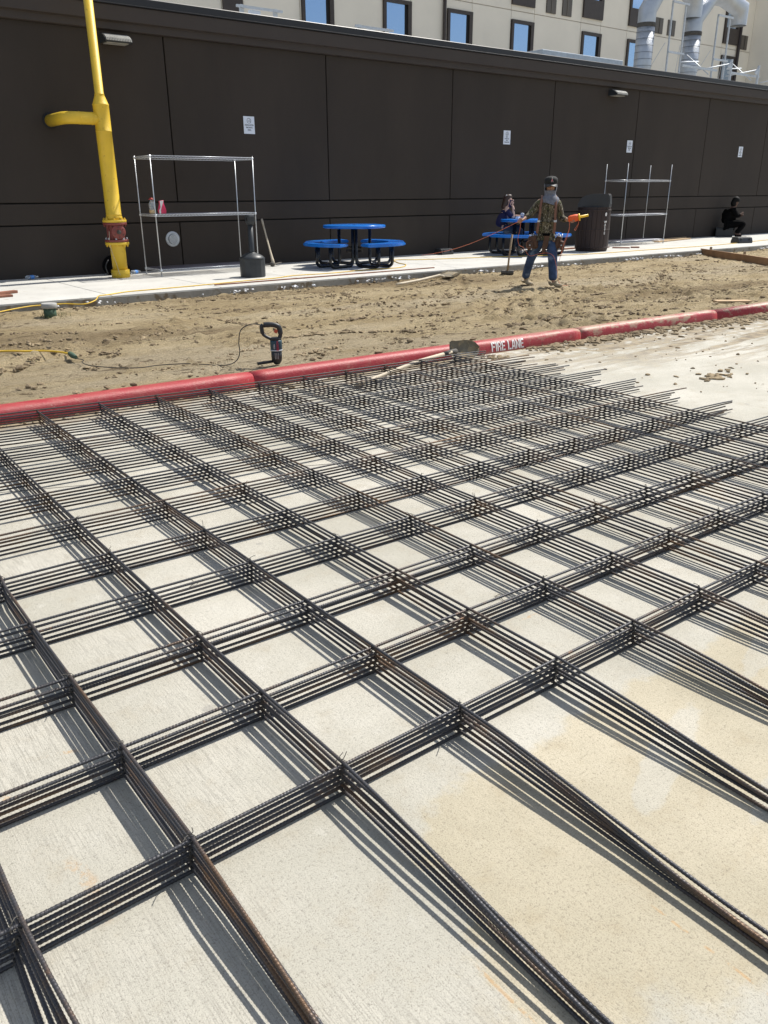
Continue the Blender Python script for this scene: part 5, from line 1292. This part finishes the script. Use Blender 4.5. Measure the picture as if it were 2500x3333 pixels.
def string_line():
    Mw = TR(10.36, 9.10, .004) @ RZ(math.radians(41.4 - 90))
    r = thing('string_reel', 'yellow hand reel wound with orange string in the worker hand', 'string reel', (Mw @ Vector((.30, -.09, 1.045)))[:], math.radians(41.4 - 90))
    a, b = Vector((.0, .0, .0)), Vector((.30, -.03, .062)); d = b - a
    Q = Vector((0, 0, 1)).rotation_difference(d).to_matrix().to_4x4()
    mb = MB(); mb.lathe([(.034, .005), (.047, .02), (.052, .05), (.054, .11), (.050, .15), (.036, .165)], 18, Q); mb.build('winding', 'orange', r)
    mb = MB(); mb.lathe([(.052, .165), (.054, .17), (.054, .185), (.019, .188), (.019, .31), (.015, .313)], 16, Q); mb.build('reel_handle', 'reel', r)
    mb = MB()
    mb.tube(curve([(.03, -.03, -.03), (.025, -.04, -.15), (-.02, -.04, -.30), (-.06, -.05, -.47), (-.09, -.04, -.62)], 5), .0035, 5)
    mb.tube(curve([(.02, -.03, -.03), (.03, -.03, -.14), (.0, -.04, -.28), (-.05, -.04, -.42), (-.055, -.04, -.52)], 5), .003, 5)
    mb.tube(curve([(.17, -.04, .0), (.16, -.05, -.06), (.125, -.05, -.12), (.11, -.05, -.15), (.135, -.05, -.15), (.165, -.05, -.06)], 5), .003, 5)
    mb.build('loose_string', 'cordorange', r)
    mb = MB(); h = Mw @ Vector((-.43, -.22, 1.03)); e = Vector((12.25, 14.42, PAV + .01))
    mb.tube([h.lerp(e, k / 12) - Vector((0, 0, .10 * math.sin(PI * k / 12))) for k in range(13)], .0035, 5)
    P = [Mw @ Vector(p) for p in ((-.425, -.20, 1.03), (-.43, -.20, .90), (-.455, -.17, .76), (-.43, -.13, .66), (-.36, -.10, .62), (-.26, -.12, .50), (-.12, -.16, .53), (.02, -.2, .55), (.12, -.22, .50), (.17, -.24, .36), (.20, -.22, .24), (.22, -.1, .12), (.30, .2, .02), (.42, .35, .01))]
    mb.tube(curve(P, 5), .003, 5)
    tag(mb.build('mason_string', 'cordorange'), 'thin orange mason string pulled from the worker hand to the wall', 'string')
string_line()

def woman():
    az = math.atan2(14.0, 14.14)
    t = thing('person', 'woman in dark blue top seated at the right blue table talking on a phone', 'person', (14.27, 13.90, PAV), az - PI / 2)
    N = {'pel': (-.02, .02, .52, .13, .12), 'sp': (-.02, .0, .66, .115, .11), 'ch': (.03, .0, .86, .115, .10), 'nb': (.06, .0, 1.00, .06), 'nk': (.085, .0, 1.06, .045), 'hd': (.125, -.01, 1.12, .066, .062), 'ht': (.115, -.01, 1.19, .078, .07), 'hc': (.105, 0, 1.24, .05),
         'rs': (.07, -.14, .94, .055), 're': (.235, -.19, .765, .042), 'rw': (.215, -.12, .99, .030), 'ls': (.05, .16, .94, .055), 'le': (.22, .22, .80, .042), 'lw': (.40, .10, .80, .03), 'lp': (.46, .06, .80, .028),
         'rh': (.05, -.09, .52, .095), 'rk': (.40, -.20, .52, .065), 'ra': (.33, -.25, .10, .042), 'rf': (.45, -.30, .045, .038), 'lh': (.05, .10, .52, .095), 'lk': (.44, .02, .54, .065), 'la': (.36, -.06, .12, .042), 'lf': (.48, -.12, .06, .038)}
    E = [('pel', 'sp'), ('sp', 'ch'), ('ch', 'nb'), ('nb', 'nk'), ('nk', 'hd'), ('hd', 'ht'), ('ht', 'hc'), ('nb', 'rs'), ('rs', 're'), ('re', 'rw'), ('nb', 'ls'), ('ls', 'le'), ('le', 'lw'), ('lw', 'lp'), ('pel', 'rh'), ('rh', 'rk'), ('rk', 'ra'), ('ra', 'rf'), ('pel', 'lh'), ('lh', 'lk'), ('lk', 'la'), ('la', 'lf')]
    hand_nodes(N, E, 'r', 'rw', (.20, -.105, 1.04), (-.15, .0, 1), (.8, -.3, 0), (.3, 1, 0), curl=.5)
    skin('body', N, E, 'pel', 'skinpale', t)
    mb = MB(); mb.ball((.205, -.01, 1.145), (.018, .012, .018)); mb.ball((.19, -.01, 1.10), (.012, .02, .006)); mb.ball((.182, -.045, 1.165), (.008, .012, .006)); mb.ball((.105, -.082, 1.14), (.014, .01, .026)); mb.build('face', 'skinpale', t)
    skin('blouse', {'pel': (-.03, .02, .56, .165, .15), 'sp': (-.03, .0, .70, .155, .14), 'ch': (.02, .0, .87, .148, .125), 'nb': (.055, .0, .99, .085), 'rs': (.07, -.13, .935, .078), 'ra': (.16, -.165, .84, .072), 're': (.215, -.185, .785, .066), 'ls': (.05, .15, .935, .075), 'le': (.20, .21, .81, .06)},
         [('pel', 'sp'), ('sp', 'ch'), ('ch', 'nb'), ('nb', 'rs'), ('rs', 'ra'), ('ra', 're'), ('nb', 'ls'), ('ls', 'le')], 'pel', 'navy', t)
    skin('jeans', {'p': (-.02, .02, .52, .14, .12), 'rh': (.08, -.09, .53, .11), 'rk': (.41, -.20, .53, .082), 'rc': (.37, -.23, .32, .072), 'ra': (.335, -.25, .13, .062), 'lh': (.08, .10, .53, .11), 'lk': (.45, .02, .55, .082), 'lc': (.40, -.03, .33, .072), 'la': (.365, -.06, .15, .062)},
         [('p', 'rh'), ('rh', 'rk'), ('rk', 'rc'), ('rc', 'ra'), ('p', 'lh'), ('lh', 'lk'), ('lk', 'lc'), ('lc', 'la')], 'p', 'jeans', t)
    for a, b in (((.32, -.245, .045), (.47, -.31, .038)), ((.35, -.055, .055), (.50, -.13, .045))):
        skin('shoe', {'h': (*a, .046), 't': (*b, .042, .034)}, [('h', 't')], 'h', 'shoe', t)
    mb = MB(); mb.smooth = True; n = 18
    rings = [(.105, .0, 1.278, .02, .02), (.10, 0, 1.265, .07, .065), (.088, 0, 1.22, .098, .086), (.065, 0, 1.15, .088, .09), (.035, 0, 1.07, .080, .088), (.02, .0, 1.01, .078, .085), (.01, 0, .975, .06, .07), (.01, 0, .965, .03, .03)]
    for cx, cy, z, rx, ry in rings:
        for q in range(n): a = 2 * PI * q / n; w = 1 + .05 * math.sin(7 * a + z * 9); mb.v.append((cx + rx * w * math.cos(a), cy + ry * w * math.sin(a), z))
    for i in range(len(rings) - 1):
        for q in range(n): mb.face([i * n + q, i * n + (q + 1) % n, (i + 1) * n + (q + 1) % n, (i + 1) * n + q])
    hr = mb.build('hair', 'hairbrown', t)
    mb = MB(); mb.tube([(.03, -.085, 1.235), (.045, -.09, 1.25), (.06, -.08, 1.265)], .005, 6); mb.build('hair_clip', 'zinc', hr)
    az2 = t.rotation_euler.z
    ph = thing('mobile_phone', 'dark mobile phone held to the ear of the seated woman', 'phone', (t.location + RZ(az2).to_3x3() @ Vector((.155, -.095, 1.075)))[:], az2)
    mb = MB(); mb.box((0, 0, 0), (.075, .012, .155), Matrix.Rotation(.25, 3, 'Y'), ch=.005); mb.build('phone_case', 'navy', ph)
    # things on her table
    zt = PAV + .756
    c = thing('drink_cup', 'clear plastic cup of dark drink with domed lid on the right table', 'cup', (14.42, 13.45, zt))
    mb = MB(); mb.lathe([(.032, 0), (.045, .11)], 16); mb.build('cup_body', 'clear', c)
    mb = MB(); mb.lathe([(.031, .004), (.038, .06)], 16); mb.build('drink', 'valve', c)
    mb = MB(); mb.lathe([(.046, .108), (.046, .113), (.036, .125), (.02, .13)], 16); mb.build('lid', 'clear', c)
    c = thing('small_box', 'small pale blue box on the right table by the woman elbow', 'box', (14.25, 13.42, zt), .4)
    mb = MB(); mb.box((0, 0, .025), (.12, .07, .05), ch=.004); mb.build('carton', 'signwhite', c)
    mb = MB(); mb.box((0, 0, .0505), (.06, .05, .002)); mb.build('print', 'waterblue', c)
    c = thing('soda_bottle', 'small dark soda bottle standing on the right table', 'bottle', (14.33, 13.62, zt))
    mb = MB(); mb.lathe([(.03, 0), (.032, .01), (.032, .10), (.02, .14), (.012, .16), (.012, .185)], 14); mb.build('bottle_body', 'black', c)
    mb = MB(); mb.lathe([(.015, .183), (.015, .20)], 12); mb.build('bottle_cap', 'black', c)
woman()

def resting_person():
    t = thing('person', 'person in black clothes sitting hunched against the wall at far right', 'person', (24.72, 14.42, PAV), math.atan2(14.5, 25.1) - PI / 2)
    N = {'pel': (-.04, .05, .36, .14, .12), 'sp': (-.02, .03, .52, .13, .11), 'ch': (.06, .0, .74, .125, .11), 'nb': (.11, .0, .86, .07), 'nk': (.13, .0, .92, .05), 'hd': (.17, -.02, .98, .07), 'ht': (.16, -.01, 1.06, .08), 'hc': (.15, 0, 1.10, .05),
         'rs': (.10, -.15, .80, .055), 're': (.24, -.20, .60, .042), 'rw': (.36, -.12, .68, .03), 'rp': (.40, -.08, .72, .03), 'ls': (.10, .16, .80, .055), 'le': (.25, .2, .6, .042), 'lw': (.36, .08, .62, .03), 'lp': (.41, .04, .65, .028),
         'rh': (.04, -.08, .36, .10), 'rk': (.50, -.14, .40, .068), 'ra': (.26, -.18, .10, .045), 'rf': (.42, -.22, .045, .04), 'lh': (.04, .12, .36, .10), 'lk': (.46, .12, .42, .068), 'la': (.30, .08, .1, .045), 'lf': (.43, .06, .045, .04)}
    E = [('pel', 'sp'), ('sp', 'ch'), ('ch', 'nb'), ('nb', 'nk'), ('nk', 'hd'), ('hd', 'ht'), ('ht', 'hc'), ('nb', 'rs'), ('rs', 're'), ('re', 'rw'), ('rw', 'rp'), ('nb', 'ls'), ('ls', 'le'), ('le', 'lw'), ('lw', 'lp'), ('pel', 'rh'), ('rh', 'rk'), ('rk', 'ra'), ('ra', 'rf'), ('pel', 'lh'), ('lh', 'lk'), ('lk', 'la'), ('la', 'lf')]
    skin('body', N, E, 'pel', 'skinshade', t)
    J = {k: (*v[:3], *[q * 1.42 + .012 for q in v[3:]]) for k, v in N.items() if k in ('pel', 'sp', 'ch', 'nb', 'rs', 're', 'rw', 'ls', 'le', 'lw')}; J['rw'] = (.33, -.14, .66, .04); J['lw'] = (.33, .1, .61, .04)
    skin('jacket', J, [e for e in E if e[0] in J and e[1] in J], 'pel', 'blackcloth', t)
    J = {k: (*v[:3], *[q * 1.3 + .008 for q in v[3:]]) for k, v in N.items() if k in ('pel', 'rh', 'rk', 'ra', 'lh', 'lk', 'la')}
    skin('trousers', J, [e for e in E if e[0] in J and e[1] in J], 'pel', 'blackcloth', t)
    for a, b in (((.24, -.175, .05), (.45, -.23, .04)), ((.28, .08, .05), (.46, .055, .04))): skin('shoe', {'h': (*a, .05), 't': (*b, .045, .036)}, [('h', 't')], 'h', 'blackcloth', t)
    mb = MB(); mb.ball((.14, .01, 1.06), (.118, .108, .115)); mb.ball((.10, .0, .98), (.10, .10, .12)); mb.build('hair', 'hairblack', t)
    b = thing('plastic_crate', 'black plastic crate under the person in black at far right', 'crate', (24.70, 14.45, PAV), t.rotation_euler.z)
    mb = MB(); mb.box((-.03, .04, .125), (.50, .38, .24), ch=.02); mb.build('crate_body', 'black', b)
    mb = MB(); mb.box((-.03, .04, .252), (.52, .40, .022), ch=.006); mb.build('crate_rim', 'ash', b)
resting_person()
